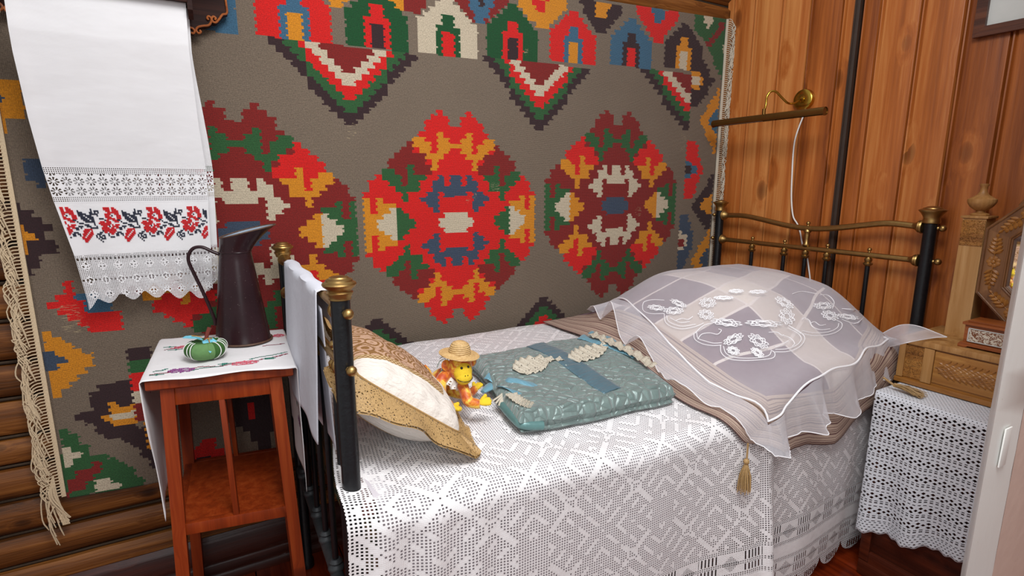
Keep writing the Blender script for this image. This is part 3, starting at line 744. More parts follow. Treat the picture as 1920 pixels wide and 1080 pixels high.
# =====================================================================  IRON AND BRASS BEDSTEAD
FX, HX, YF, YN = .208, 2.324, 1.896, 1.036
bed = thing('bedstead', 'black iron bedstead with brass finials, rails and knobs', 'bed', (1.26, 1.46, 0))
def finial(p, parent, s=1.0, name='finial'):
    prof = [(.0255, -.012), (.0275, -.010), (.0275, -.002), (.0255, .006), (.0285, .014), (.033, .022), (.038, .028), (.0425, .033), (.0428, .036), (.036, .039), (.031, .0405), (.030, .043), (.022, .0455), (.018, .048), (.010, .0495), (.001, .050)]
    if s < .8: prof = [(.0255, -.012), (.0285, -.010), (.0285, -.004), (.033, .003), (.034, .008), (.030, .012), (.031, .016), (.041, .024), (.0435, .029), (.042, .033), (.036, .036), (.0345, .037), (.0335, .041), (.027, .044), (.025, .045), (.023, .048), (.012, .0505), (.001, .051)]
    MB().lathe([(a * s, b * s) for a, b in prof], p, n=28).build(name, M['brass'], parent)
def knob(p, r, ax, parent):
    p = V(p); b = MB(); b.lathe([(r * .55, 0), (r * .5, r * .3), (r * .4, r * .45)] , p, ax, 12)
    b.ball(p + V(ax) * r * 1.25, r, n=14); b.build('knob', M['brass'], parent)
def post(x, y, zt, r=.0185, fs=1.0):
    b = MB(); b.lathe([(r * .7, 0), (r * 1.3, .004), (r * 1.3, .03), (r, .04), (r, zt - .05)], (x, y, 0), n=20)
    o = b.build('post', M['iron'], bed); finial((x, y, zt - .045), o, fs); return o
PFN = post(FX, YN, 1.222, .0185, .74); PFF = post(FX, YF, 1.205, .0165, .78); PHN = post(HX, .975, 1.30, .0215, 1.02); PHF = post(HX, 1.92, 1.305, .02, .9)
def rail(pts, r, parent=bed, name='rail', m='brass'):
    b = MB(); b.tube(pts, r, 12)
    o = b.build(name, M[m], parent)
    for e, d in ((V(pts[0]), (V(pts[1]) - V(pts[0])).normalized()), (V(pts[-1]), (V(pts[-2]) - V(pts[-1])).normalized())):
        MB().lathe([(r * 1.0, -.004), (r * 2.0, 0), (r * 2.15, .005), (r * 1.7, .009), (r * 1.9, .013), (r * 1.7, .018), (r * 1.2, .024), (r * 1.0, .034)], e, d, 18).build('collar', M['brass'], o)
    return o
# head rails: the upper one dips in the middle, the lower one is straight
def zup(y):
    t = (1.90 - y) / .9
    return 1.2275 - .036 * (S((t - .12) / .38) - S((t - .52) / .36) * 1.02) + .006 * math.exp(-((t - .88) / .08) ** 2) + .003 * math.exp(-((t - .12) / .08) ** 2)
rail([(HX, lerp(1.90, .998, i / 40), zup(lerp(1.90, .998, i / 40))) for i in range(41)], .0122)
rail([(HX, 1.90, 1.104), (HX, 1.5, 1.103), (HX, .998, 1.102)], .0112)
def spindle(x, y, z0, z1, parent=bed, r=.0088, top=True, m='iron'):
    o = MB().tube([(x, y, z0), (x, y, z1)], r, 12).build('spindle', M[m], parent)
    MB().lathe([(r * 1.15, 0), (r * 1.9, .006), (r * 2.0, .012), (r * 1.3, .016), (r * 1.6, .022), (r * 1.7, .028), (r * .8, .036), (r * .7, .044)], (x, y, z1 - .008), n=16).build('collar', M['brass'], o)
    if top: knob((x, y, z1 + .048), .0085, (0, 0, 1), o)
    return o
for y in (1.715, 1.545, 1.345, 1.175): spindle(HX, y, .35, 1.066)
o = spindle(HX, 1.442, .35, 1.066, top=False)
MB().lathe([(.013, 0), (.017, .006), (.011, .014), (.010, .034), (.0125, .05), (.011, .058), (.016, .066), (.012, .076)], (HX, 1.442, 1.112), n=16).build('baluster', M['brass'], o)
knob((HX, 1.442, 1.203), .009, (0, 0, 1), o)
for y, sg in ((.952, -1),): knob((HX, y, 1.2265), .0125, (0, sg, 0), PHN); knob((HX, y, 1.104), .0125, (0, sg, 0), PHN)
for z in (1.227, 1.106): knob((HX - .002, 1.942, z), .010, (0, 1, 0), PHF)
# foot rails
rail([(FX, 1.876, 1.145), (FX, 1.5, 1.146), (FX, 1.13, 1.149), (FX, 1.10, 1.148), (FX, 1.056, 1.143)], .0095)
rail([(FX, 1.876, 1.035), (FX, 1.5, 1.032), (FX, 1.056, 1.030)], .0095)
for z in (1.145, 1.033): knob((FX + .004, YN - .017, z), .0105, (.25, -1, 0), PFN)
knob((FX, YF - .0, 1.135), .001, (0, 0, 1), PFF)
for y in (1.135, 1.29, 1.42, 1.55, 1.68, 1.80): spindle(FX, y, .42, .995, m='iron', r=.0075)
lr = MB().tube([(FX, 1.88, .40), (FX, 1.05, .40)], .016, 12).build('lower_rail', M['greyiron'], bed)
for y in (1.29, 1.42, 1.55, 1.68, 1.80):
    MB().lathe([(.018, 0), (.021, .006), (.020, .014), (.013, .02), (.017, .026), (.011, .034)], (FX, y, .408), n=16).build('collar', M['greyiron'], lr)
MB().tube([(HX, 1.90, .36), (HX, 1.0, .36)], .012, 10).build('lower_rail', M['greyiron'], bed)
for y in (1.06, 1.87):
    MB().box((1.26, y, .40), (2.06, .006, .04), bev=.001).build('side_rail', M['iron'], bed)
b = MB()
for i in range(14): b.box((.36 + i * .14, 1.465, .425), (.03, .81, .004))
tag(b.build('mesh_base', M['greyiron'], bed), kind='stuff')
# mattress
b = MB(); b.box((1.265, 1.46, .568), (2.02, .86, .245), bev=.04)
mt = tag(b.build('mattress', M['mattress']), 'green patterned mattress showing at the foot under the white crochet cover', 'mattress')
tag(MB().box((.246, 1.13, .715), (.03, .16, .07), bev=.014).build('folded_pillowcase', M['pinkcloth']), 'pink folded cloth with red edge tucked behind the near foot post', 'cloth')
# =====================================================================  BEDSPREAD
def S2(a, b, t): return S((t - a) / (b - a))
def zt(x, y):
    near = .752 - .035 * S2(.45, .95, x) + .03 * S2(.4, .2, x) * 1.
    z = lerp(near, .782, S2(1.02, 1.45, y)) + .004 * nz(x * 4, y * 4) + .0016 * nz(x * 15, y * 12)
    z += .006 * S2(1.15, .99, y) * nz(x * 9, 2.)
    return z
def over(q, x, H, off=0.0, q0=.99, r=.05, sway=0.):
    """a cloth lying over the near edge of the bed; q = y on top, runs on down the side below q0"""
    if q >= q0: return V((x, q, H(x, q) + off))
    L = r * math.pi / 2; z0 = H(x, q0) + off; rr = r + off
    if q > q0 - L:
        a = (q0 - q) / r; return V((x, q0 - rr * math.sin(a), z0 - rr * (1 - math.cos(a))))
    d = q0 - L - q
    return V((x, q0 - rr - sway * 0, z0 - rr - d))
HEM = .078
def spread():
    t = thing('crochet_bedspread', 'white crocheted bedspread covering the bed and hanging over its near side', 'bedspread', (1.25, 1.4, .6))
    nu, nv = 330, 150
    def qx(u): return lerp(.0, 1.0, u)
    def pos(u, v):
        x = lerp(.232, 2.30, u)
        if v < .5:      # top, far to near
            q = lerp(1.945, .99, v * 2); p = over(q, x, zt)
            k = S2(.55, 1., v * 2); 
            p.x -= .055 * k * (1 - u) ** 12 * 1.
            if q > 1.9: p.z -= (q - 1.9) * 0.1
            return p
        s = (v - .5) * 2                       # 0 edge .. 1 hem
        zE = zt(x, .99); L = .05 * math.pi / 2
        ext = .078 - .06 * abs(math.sin(math.pi * (x + .02) / .15)) ** .5      # scalloped hem
        tot = L + zE - .05 - (HEM - .06 + ext * .9 - .0) 
        hemz = .018 + ext
        dist = s * (L + (zE - .05 - hemz)); p = over(.99 - dist, x, zt)
        k = S(s); lft = (1 - u) ** 9
        w = .006 * math.sin(x * 15) + .010 * nz(x * 3.3, s * 1.2) + .018 * nz(x * 1.5, .3)
        w += .020 * S2(.22, .02, u) * math.sin(x * 70 + s * 1.6)
        fold = .050 * (1 - S2(1.425, 1.462, x)) * S2(1.05, 1.42, x) + .022 * math.exp(-((x - 1.40) / .02) ** 2)
        hump = -.02 * math.exp(-((x - 1.62) / .1) ** 2)
        p.y -= (w + fold + hump * -1) * (.25 + .75 * k) * S(s * 5)
        p.x += -.055 * lft - .03 * lft * k + .02 * fold * 8 * k * (x > 1.2) * (.5) 
        return p
    def uvf(u, v):
        x = lerp(.232, 2.30, u)
        p = pos0(u, v); return (x + .02 - .01, p)
    def pos0(u, v):
        x = lerp(.232, 2.30, u); zE = zt(x, .99); top = .675
        if v < .5: return top + .0785 + (lerp(1.945, .99, v * 2) - .99)
        s = (v - .5) * 2; hemz = .018 + .078 - .06 * abs(math.sin(math.pi * (x + .02) / .15)) ** .5
        return lerp(top + .0785, hemz - .018 , s)
    o = grid('crocheted_field', nu, nv, pos, M['crochet'], t, uvf)
    # white sheet under it, seen through the holes
    def under(u, v):
        x = lerp(.24, 2.29, u)
        if v < .5: return over(lerp(1.93, .99, v * 2), x, zt, -.009)
        s = (v - .5) * 2; p = over(.99 - s * (.05 * 1.57 + zt(x, .99) - .05 - .42), x, zt, -.009); p.y += .006 + .01 * s; return p
    return t
spread()
def under(u, v):
    x = lerp(.24, 2.24, u)
    if v < .5: return over(lerp(1.93, .99, v * 2), x, zt, -.009)
    s = (v - .5) * 2; p = over(.99 - s * (.05 * 1.57 + zt(x, .99) - .05 - .30), x, zt, -.009); p.y += .006 * s + .006 - .006 * s; return p
tag(grid('under_sheet', 60, 40, under, M['sheet']), 'plain pale sheet seen through the holes of the crochet bedspread', 'sheet')
# =====================================================================  PILLOWS UNDER THE CLOTH, CHECKED CLOTH, TULLE
def mound(x, y):
    a = S2(1.22, 1.72, x) * S2(2.40, 2.12, x)
    b = .34 + .66 * S2(.93, 1.24, y); c = S2(1.99, 1.62, y)
    return .218 * a * b * c
def Hc(x, y): return zt(x, y) + mound(x, y) + .004 + .0035 * nz(x * 5, y * 5) * S2(0, .05, mound(x, y))
for k, (px, py, w_, d_) in enumerate([(1.80, 1.40, .62, .62)]):
    def pil(u, v, sgn=1):
        a = (u - .5) * 2; b2 = (v - .5) * 2; x = px + a * w_ / 2; y = py + b2 * d_ / 2
        return V((x, y, 0))
    nn = 24; vs = []; fs = []; b = MB()
    for s_ in (0, 1):
        for j in range(nn + 1):
            for i in range(nn + 1):
                x = px + (i / nn - .5) * w_; y = py + (j / nn - .5) * d_
                e = (1 - abs(2 * i / nn - 1) ** 4) * (1 - abs(2 * j / nn - 1) ** 4)
                lo = zt(x, y) + .004; hi = Hc(x, y) - .012
                vs.append((x, y, lerp((lo + hi) / 2, hi if s_ else lo, e ** .5)))
    m_ = (nn + 1) ** 2
    for s_ in (0, 1):
        for j in range(nn):
            for i in range(nn):
                a = s_ * m_ + j * (nn + 1) + i; f = (a, a + 1, a + nn + 2, a + nn + 1); fs.append(f if s_ else f[::-1])
    b.add(vs, fs)
    bm_o = tag(b.build('bed_pillow', M['sheet']), 'plump bed pillow under the checked cloth and tulle at the head of the bed', 'pillow')
HEMC = [(1.22, .66), (1.27, .62), (1.345, .565), (1.42, .572), (1.55, .548), (1.67, .547), (1.78, .585), (1.87, .62), (2.0, .67), (2.15, .72), (2.33, .76)]
cc = thing('checked_cloth', 'purple and cream checked cloth with red-striped tan border and corner tassels over the bed pillows', 'cloth', (1.8, 1.4, .8))
cc['label'] = 'purple and cream checked cloth with striped tan border under the tulle veil'
def xl(q): return 1.222 + .03 * S2(1.1, 1.9, q) * 1.0 + .008 * math.sin(q * 9) + .11 * S2(.99, .80, q)
def ccpos(u, v):
    # u across from the left border (0) to the head (1); v from far (0) to the near hem (1)
    x = lerp(1.222, 2.34, u)
    zE = Hc(x, .99) + .006; hz_ = interp(HEMC, x); L = .05 * math.pi / 2
    qn = .99 - L - (zE - .05 - hz_)
    q = lerp(1.93, qn, v); X = lerp(xl(q), 2.34, u)
    p = over(q, X, Hc, .006)
    if q < .99:
        k = S2(.95, .75, q); p.y -= k * (.012 + .006 * math.sin(X * 26)) + .045 * S2(1.06, 1.42, X) * (1 - S2(1.425, 1.47, X)) * k + .006
    return p
def ccuv(u, v):
    x = lerp(1.222, 2.34, u); hz_ = interp(HEMC, x); qn = .99 - .0785 - (Hc(x, .99) + .006 - .05 - hz_)
    return (u * 1.13, lerp(1.93, qn, v) - qn)
grid('checked_field', 90, 100, ccpos, M['checked'], cc, ccuv, .0022)
def tassel(top, L, parent, cordlen=.05):
    b = MB(); top = V(top); b.tube([top, top + V((.001, 0, -cordlen))], .0028, 6)
    b.ball(top + V((0, 0, -cordlen - .006)), .009, n=10)
    o = b.build('tassel', M['tassel'], parent); s = MB(); h = top + V((0, 0, -cordlen - .012))
    for k in range(44):
        a = k * 2.4; r0 = .004 * math.sqrt((k + 1) / 44); r1 = .021 * math.sqrt((k + 1) / 44)
        s.tube([h + V((r0 * math.cos(a), r0 * math.sin(a), 0)), h + V((r1 * .8 * math.cos(a), r1 * .8 * math.sin(a), -L * .45)), h + V((r1 * math.cos(a + .15), r1 * math.sin(a + .15), -L - .004 * math.sin(k * 5)))], .0013, 4)
    tag(s.build('tassel_threads', M['tassel'], o), kind='stuff')
pc = ccpos(0, 1); tassel(pc + V((.0, -.010, .002)), .085, cc)
# second corner tassel, lying on the chest beside the dressing box
ta, te = atZ(1676, 722, .716), atZ(1730, 743, .703)
o = MB().tube([ta + V((-.012, .03, .02)), ta], .004, 6).build('tassel', M['tassel'], cc)
s = MB(); random.seed(5); sd_ = V((-(te - ta).y, (te - ta).x, 0)).normalized()
for k in range(90):
    f = random.uniform(-1, 1); L_ = random.uniform(.75, 1.1); st = ta + sd_ * f * .006 + V((0, 0, random.uniform(-.004, .006)))
    en = ta.lerp(te, L_) + sd_ * f * .026; en.z = .700 + random.uniform(0, .010); md_ = st.lerp(en, .5) + sd_ * random.uniform(-.004, .004) + V((0, 0, random.uniform(.0, .010)))
    s.tube(spline([st, md_, en], 3), .0009, 4)
tag(s.build('tassel_threads', M['tassel'], o), kind='stuff')
# tulle veil
veil = thing('tulle_veil', 'sheer white embroidered tulle veil with ruffled edge over the pillow mound', 'veil', (1.8, 1.4, .85))
def Hv(x, y): return Hc(x, y) + .020 + .007 * nz(x * 3, y * 3) + .0035 * nz(x * 9, y * 7) 
VL = [(.93, 1.372), (1.0, 1.345), (1.10, 1.335), (1.3, 1.37), (1.55, 1.44), (1.75, 1.50), (1.90, 1.53)]
def vl(q): return interp(VL, q) if q > .93 else 1.372
def vn(x): return .905 + .03 * S2(1.45, 1.6, x) + .05 * S2(1.75, 2.1, x) + .006 * math.sin(x * 30)
QV1 = 1.87
def vpos(u, v):
    x0 = lerp(1.372, 2.28, u); q = lerp(QV1, vn(x0), v); x = lerp(vl(q), 2.28, u)
    p = over(q, x, Hv, .0); 
    if q < .99: p.y -= .02 + .045 * S2(1.06, 1.42, p.x) * (1 - S2(1.425, 1.47, p.x)) * S2(.95, .8, q)
    return p
grid('tulle_panel', 70, 70, vpos, M['tulle'], veil, lambda u, v: (u, v))
# closed seam path round the panel and the ruffle outside it
seam = [vpos(0, t / 60) for t in range(61)] + [vpos(t / 70, 1) for t in range(1, 71)] + [vpos(1, 1 - t / 60) for t in range(1, 61)] + [vpos(1 - t / 50, 0) for t in range(1, 50)]
MB().tube(seam, .0032, 6, closed=True).build('gathered_seam', M['whitethread'], veil)
nS = len(seam)
def outward(i):
    if i <= 60: return V((-1, 0, 0)), 0
    if i <= 130: return V((0, -1, 0)), 1
    if i <= 190: return V((1, 0, 0)), 2
    return V((0, 1, 0)), 3
def corner_dir(i):
    d = V((0, 0, 0))
    for k in range(-7, 8): d += outward((i + k) % nS)[0]
    return d.normalized()
WID = [.12, .135, .07, .05]
def ruf(u, v):
    fi = u * nS; i = int(fi) % nS; f = fi - int(fi); s = seam[i].lerp(seam[(i + 1) % nS], f); d = corner_dir(i)
    side = outward(i)[1]; wn = sum(WID[outward((i + k) % nS)[1]] for k in range(-6, 7)) / 13
    L = u * 2 * math.pi * 1.0; fr = 17
    ph = u * 2 * math.pi * fr + 2.4 * nz(u * 40, 1.); amp = (.003 + .034 * v) * (.35 + 2.2 * abs(nz(u * 17, 4.)))
    wd = wn * (1 + .22 * nz(u * 23, 8.)) * v * (1 - .42 * math.exp(-((fi - 60) / 11) ** 2))
    tang = d.cross(V((0, 0, 1)))
    if side == 0 and i > 3:       # lies on bed / slopes down to it
        x = s.x + d.x * wd; y = s.y + d.y * wd + tang.y * .01 * math.sin(ph) * v
        if y > .99:
            z = Hc(x, y) + .016 + amp * 1.3 * (1 + math.sin(ph))
            return V((x, y, z))
        p = over(y, x, Hc, .012); p.z += 0; p.y -= .012 + amp * (1 + math.sin(ph)); return p
    if side == 1:
        if s.z < .0: pass
        drop = wd; y0 = s.y
        if y0 > .97:             # seam still on top: first go out to the edge, then hang
            run = max(0, y0 - .935)
            if wd < run: return V((s.x + d.x * wd * .5, y0 - wd, max(s.z - wd * .5, Hc(s.x, y0 - wd) + .012) + amp * math.sin(ph) * .5))
            return V((s.x + d.x * .5 * wd, .925 - amp * (1 + math.sin(ph)), s.z - run * .5 - (wd - run)))
        return V((s.x + (d.x * .8) * wd + .008 * math.sin(ph * .5) * v, s.y - .004 - amp * (1 + math.sin(ph)) - .012 * v, s.z - drop * .97))
    if side == 2:
        x = s.x + wd * .6; 
        return V((min(x, 2.375), s.y, s.z - wd * .8 + amp * .6 * math.sin(ph) + .003))
    y = min(s.y + wd, 1.965); x = s.x
    return V((x, y, max(s.z - wd * .7, zt(x, min(y, 1.94)) + .02) + amp * .5 * math.sin(ph)))
nR = 620
grid('ruffle', nR, 8, ruf, M['tulleruf'], veil, lambda u, v: (u * 6, v * .2))
MB().tube([ruf(i / nR, 1) for i in range(nR)], .0014, 5, closed=True).build('hem_cord', M['whitethread'], veil)
# loose corner of the ruffle lying out on the dressing box
fp = [atX(1655, 625, 2.16), atX(1690, 612, 2.14), atX(1725, 612, 2.12), atZ(1776, 632, .876), atZ(1745, 634, .872), atZ(1700, 640, .872), atX(1668, 652, 2.10)]
def flap(u, v):
    a = spline([fp[0], fp[1], fp[2], fp[3]], 8); b_ = spline([fp[6], fp[5], fp[4], fp[3] + V((-.004, 0, 0))], 8)
    i = min(int(u * (len(a) - 1) + .5), len(a) - 1); p = a[i].lerp(b_[i], v); p.z += .008 * math.sin(v * 9 + u * 5) * (1 - u); return p
grid('ruffle_corner', 24, 8, flap, M['tulleruf'], veil)
MB().tube([flap(i / 24, 0) for i in range(25)] + [flap(1 - i / 24, 1) for i in range(25)], .0014, 5).build('hem_cord', M['whitethread'], veil)
# embroidery on the tulle (chain-stitched scrolls and flowers), traced where it lies on the mound
def hit(px, py):
    r = ray(px, py); t = 1.0
    while t < 4:
        p = EYE + r * t
        if p.z < (Hv(p.x, max(p.y, .99)) if p.y > .93 else -1): break
        t += .004
    lo, hi = t - .004, t
    for _ in range(10):
        m_ = (lo + hi) / 2; p = EYE + r * m_
        if p.z < Hv(p.x, max(p.y, .99)): hi = m_
        else: lo = m_
    p = EYE + r * lo; return V((p.x, p.y, p.z + .002))
def zz(pts): return [hit(1060 + a / 2.7, 500 + b / 2.7) for a, b in pts]
emb = MB(); r1 = .0014
for P in ([(500, 240), (505, 280), (535, 305), (590, 318), (660, 305), (700, 288)], [(512, 250), (520, 278), (560, 298), (600, 304), (660, 294)],
          [(650, 340), (655, 370), (690, 392), (740, 402), (790, 400)], [(664, 335), (672, 366), (710, 380), (750, 390), (792, 388)], [(655, 340), (700, 300), (760, 285), (800, 285)],
          [(785, 400), (790, 440), (830, 470), (900, 478), (980, 475), (1050, 465), (1060, 440), (1040, 425)], [(800, 405), (812, 440), (850, 460), (900, 466), (980, 464), (1030, 452), (1042, 432)],
          [(1060, 435), (1130, 432), (1190, 405), (1212, 365), (1190, 335), (1130, 300)], [(1062, 422), (1125, 418), (1178, 395), (1194, 365), (1176, 340), (1125, 312)],
          [(1190, 340), (1260, 352), (1340, 345), (1390, 322), (1400, 290), (1365, 270)], [(1200, 328), (1262, 338), (1335, 332), (1376, 312), (1384, 290)], [(1130, 300), (1190, 340)],
          [(390, 200), (395, 225), (430, 240), (500, 240)], [(390, 200), (400, 180), (440, 170), (500, 172)], [(1290, 145), (1330, 148), (1360, 180), (1352, 215)], [(1270, 140), (1200, 128), (1150, 140)],
          [(1400, 270), (1460, 290), (1500, 270), (1510, 240), (1470, 222), (1400, 215)],
          [(670, 370), (690, 345), (730, 338), (770, 345), (790, 325), (775, 318)], [(1100, 350), (1140, 365), (1160, 390), (1150, 405)], [(1030, 335), (1070, 335), (1095, 350), (1105, 348)], [(1060, 410), (1090, 400), (1130, 378)],
          [(1200, 270), (1210, 262), (1235, 275), (1250, 305), (1290, 322), (1340, 318)], [(1240, 290), (1262, 282), (1290, 300), (1318, 296)], [(560, 275), (590, 265), (620, 270), (645, 255)], [(530, 262), (580, 285), (630, 280)]):
    try: emb.tube(spline(zz(P), 5), r1, 5)
    except Exception: pass
def flower(cx, cy, rx, ry, th=0.):
    for k, sc_ in enumerate((1, .72, .45)):
        n = 40; pts = []
        for i in range(n):
            a = i / n * 2 * math.pi; w_ = sc_ * (1 + .16 * math.sin(a * 9 + k)); x = rx * math.cos(a) * w_; y = ry * math.sin(a) * w_
            pts.append((cx + x * math.cos(th) - y * math.sin(th), cy + x * math.sin(th) + y * math.cos(th)))
        emb.tube(zz(pts), .0017, 5, closed=True)
for f_ in [(720, 185, 38, 22, 0), (548, 225, 46, 16, 0), (712, 245, 36, 22, .2), (815, 285, 72, 16, .12), (1005, 290, 85, 15, .05), (1122, 255, 40, 32, .9), (850, 370, 48, 20, -.4), (978, 380, 52, 24, .55), (850, 428, 30, 18, .3), (972, 438, 34, 16, .6), (1308, 200, 46, 16, 0), (1340, 250, 40, 20, .3), (1110, 185, 46, 18, .5), (460, 210, 40, 12, .1), (572, 188, 40, 12, .4), (1430, 256, 50, 11, .15), (800, 160, 46, 8, 0), (865, 126, 34, 8, 0), (975, 130, 40, 8, 0)]:
    flower(*f_)
tag(emb.build('white_embroidery', M['whitethread'], veil), kind='stuff')
# =====================================================================  STOOL (tall plant stand) AND WHAT STANDS ON IT
ZT = .908
st = thing('plant_stand', 'tall red-brown painted stand with splayed legs and low shelf left of the bed', 'stand', (0, 1.7, 0))
rot = lambda: None
FL, FR, BR_, BL_ = V((-.170, 1.545, 0)), V((.165, 1.487, 0)), V((.180, 1.880, 0)), V((-.152, 1.945, 0))
ctr = (FL + FR + BR_ + BL_) / 4
ex = (FR - FL).normalized(); ey = (BL_ - FL).normalized()
if ey.y < 0: ey = -ey
def sp_(a, b, z): return ctr + ex * a + ey * b + V((0, 0, z))
HWX, HWY = .170, .202
rz = Matrix.Rotation(math.atan2(ex.y, ex.x), 3, 'Z')
b = MB(); e_ = .004
for z_, g in ((ZT - .029, e_), (ZT - .025, 0), (ZT - .005, 0), (ZT - .001, e_)): b.v += [sp_(sx * (HWX - g), sy * (HWY - g), z_) for sx, sy in ((-1, -1), (1, -1), (1, 1), (-1, 1))]
b.f = [(0, 1, 2, 3), (12, 13, 14, 15)] + [(r_ * 4 + k, r_ * 4 + (k + 1) % 4, r_ * 4 + 4 + (k + 1) % 4, r_ * 4 + 4 + k) for r_ in range(3) for k in range(4)]
b.build('top_board', M['stool'], st)
def leg_at(sx, sy, z):    # legs splay outwards towards the floor
    k = (ZT - .024 - z) / (ZT - .024)
    return sp_(sx * (.126 + .028 * k), sy * (.172 + .024 * k), z)
for sx in (-1, 1):
    for sy in (-1, 1):
        b = MB(); a0 = leg_at(sx, sy, ZT - .024); a1 = leg_at(sx, sy, 0); hw = .0155
        vs = []
        for p in (a1, a0):
            for dx, dy in ((-1, -1), (1, -1), (1, 1), (-1, 1)): vs.append(p + ex * dx * hw + ey * dy * hw)
        b.add(vs, [(0, 1, 2, 3), (4, 5, 6, 7), (0, 1, 5, 4), (1, 2, 6, 5), (2, 3, 7, 6), (3, 0, 4, 7)]); b.build('leg', M['stool'], st, smooth=False)
def railb(z, h, name, inset=0.):
    for (s0, s1) in (((-1, -1), (1, -1)), ((-1, 1), (1, 1)), ((-1, -1), (-1, 1)), ((1, -1), (1, 1))):
        p0, p1 = leg_at(*s0, z), leg_at(*s1, z); d = (p1 - p0).normalized() * .014
        MB().beam(p0 + d, p1 - d, .020, h, .002).build(name, M['stool'], st)
railb(ZT - .052, .054, 'apron'); SZ = .482
railb(SZ, .032, 'shelf_rail')
p = [leg_at(-1, -1, SZ), leg_at(1, -1, SZ), leg_at(1, 1, SZ), leg_at(-1, 1, SZ)]; cp = sum(p, V()) / 4
b = MB(); q = [cp + (k - cp) * .985 for k in p]
b.add([k + V((0, 0, .006)) for k in q] + [k + V((0, 0, .015)) for k in q], [(0, 1, 2, 3), (4, 5, 6, 7), (0, 1, 5, 4), (1, 2, 6, 5), (2, 3, 7, 6), (3, 0, 4, 7)])
b.build('shelf_board', M['stool'], st, smooth=False)
for sy in (-1, 1):
    a0 = (leg_at(-1, sy, ZT - .076) + leg_at(1, sy, ZT - .076)) / 2 + (ex * -.006); a1 = (leg_at(-1, sy, SZ + .012) + leg_at(1, sy, SZ + .012)) / 2
    MB().beam(a1, a0, .017, .014, .0015, ex).build('spindle', M['stool'], st)
for k, (sx, sy) in enumerate(((-.75, -.82), (.75, -.82), (0, -.82))):
    pass
# napkin: lies over the top, hangs down left and right
def nap(u, v):
    X = lerp(-.46, .47, u); Y = lerp(-.208, .208, v); z = ZT + .0012 + .001 * nz(X * 20, Y * 20)
    e = HWX + .004
    if abs(X) <= e: zz_ = z; xx = X
    else:
        s_ = 1 if X > 0 else -1; d = abs(X) - e; r = .006
        if d < r * 1.57: a = d / r; xx = s_ * (e + r * math.sin(a)); zz_ = z - r * (1 - math.cos(a))
        else:
            dd = d - r * 1.57; LEN = .29; sl = (.10 if s_ > 0 else .085)
            # the cloth hangs from the edge, its near corner gathering to a point
            xx = s_ * (e + r + .004 * math.sin(v * 9) * dd / .2 - (.0 if s_ > 0 else .016 * (1 - v) * dd / .23)); zz_ = z - r - dd * (1.05 + (.28 if s_ < 0 else .22) * (1 - v))
    yy = Y * .985 + (-.012 + .008 * math.sin(X * 30) if v < .01 else 0)
    return sp_(xx, yy, zz_)
napkin = tag(grid('napkin', 120, 50, nap, M['linen'], None, None, .0012), 'white napkin with pink and purple flower embroidery on the plant stand', 'napkin')
def nstitch(name, mt, cells):
    b = MB(); c = .0048
    for (i, j) in cells:
        X = i * c; Y = j * c; u = (X + .46) / .93; v = (Y + .208) / .416
        if not (0 <= u < .99 and 0 <= v < .98): continue
        P = [nap(u, v), nap(u + c / .93 * .94, v), nap(u + c / .93 * .94, v + c / .416 * .94), nap(u, v + c / .416 * .94)]
        nrm = (P[1] - P[0]).cross(P[3] - P[0]).normalized()
        if nrm.z < -.1: nrm = -nrm
        k = 0
        s_ = 1 if abs((X)) < .18 else 1
        off = V((0, 0, .0016)) if abs(X) < .175 else ex * (.0018 * (1 if X > 0 else -1))
        b.add([q_ + off for q_ in P], [(0, 1, 2, 3)])
        if abs(X) > .178: b.add([q_ - off for q_ in P], [(0, 1, 2, 3)])
    if b.v: tag(b.build(name, mt, napkin, smooth=False, recalc=False), kind='stuff')
def blob(cx, cy, rx, ry, seed, holes=.2):
    random.seed(seed); return [(i, j) for i in range(int(cx - rx), int(cx + rx) + 1) for j in range(int(cy - ry), int(cy + ry) + 1) if ((i - cx) / rx) ** 2 + ((j - cy) / ry) ** 2 <= 1 and random.random() > holes]
def stem(a, b_, wav=1.5):
    n = int(abs(b_[0] - a[0]) + abs(b_[1] - a[1])) + 1
    return [(round(lerp(a[0], b_[0], k / n)), round(lerp(a[1], b_[1], k / n) + wav * math.sin(k / n * 7))) for k in range(n + 1)]
nstitch('pink_roses', M['pinkthread'], blob(11, -30, 7, 4, 1) + blob(-22, 17, 7, 3.6, 2) + blob(32, 25, 4, 4, 3) + blob(-42, 2, 3.5, 4, 4) + blob(44, 8, 4, 4, 5) + blob(58, -14, 4, 4, 15))
nstitch('purple_flowers', M['purplethread'], blob(-20, -32, 6.5, 4, 6) + blob(-46, -20, 3, 4, 7) + blob(49, -20, 4, 4, 8) + blob(70, -25, 3, 4, 18))
nstitch('stems', M['wine'], stem((-34, -35), (-25, -33), .5) + stem((-16, -31), (6, -30)) + stem((16, -29), (34, -20), .5) + stem((-32, 14), (-24, 17), .5) + stem((38, 20), (48, -25)) + stem((48, -25), (75, -30)) + stem((-40, 20), (-46, -28)) + stem((22, 2), (34, 4), .6))
nstitch('leaves', M['greenthread'], stem((-33, -30), (-27, -27), .5) + blob(-31, -36, 3, 1, 9, 0) + stem((-15, -34), (2, -30), .8) + blob(1, -28, 3, 1.2, 10, 0) + blob(24, -26, 3, 1.4, 11, 0) + stem((14, -24), (34, -16), .6) + blob(-26, 12, 4, 1, 12, 0) + blob(-30, 20, 3, 1, 13, 0) + blob(42, 0, 2, 3, 14, 0) + blob(-43, -10, 2, 4, 16, 0) + blob(60, -22, 3, 2, 17, 0))
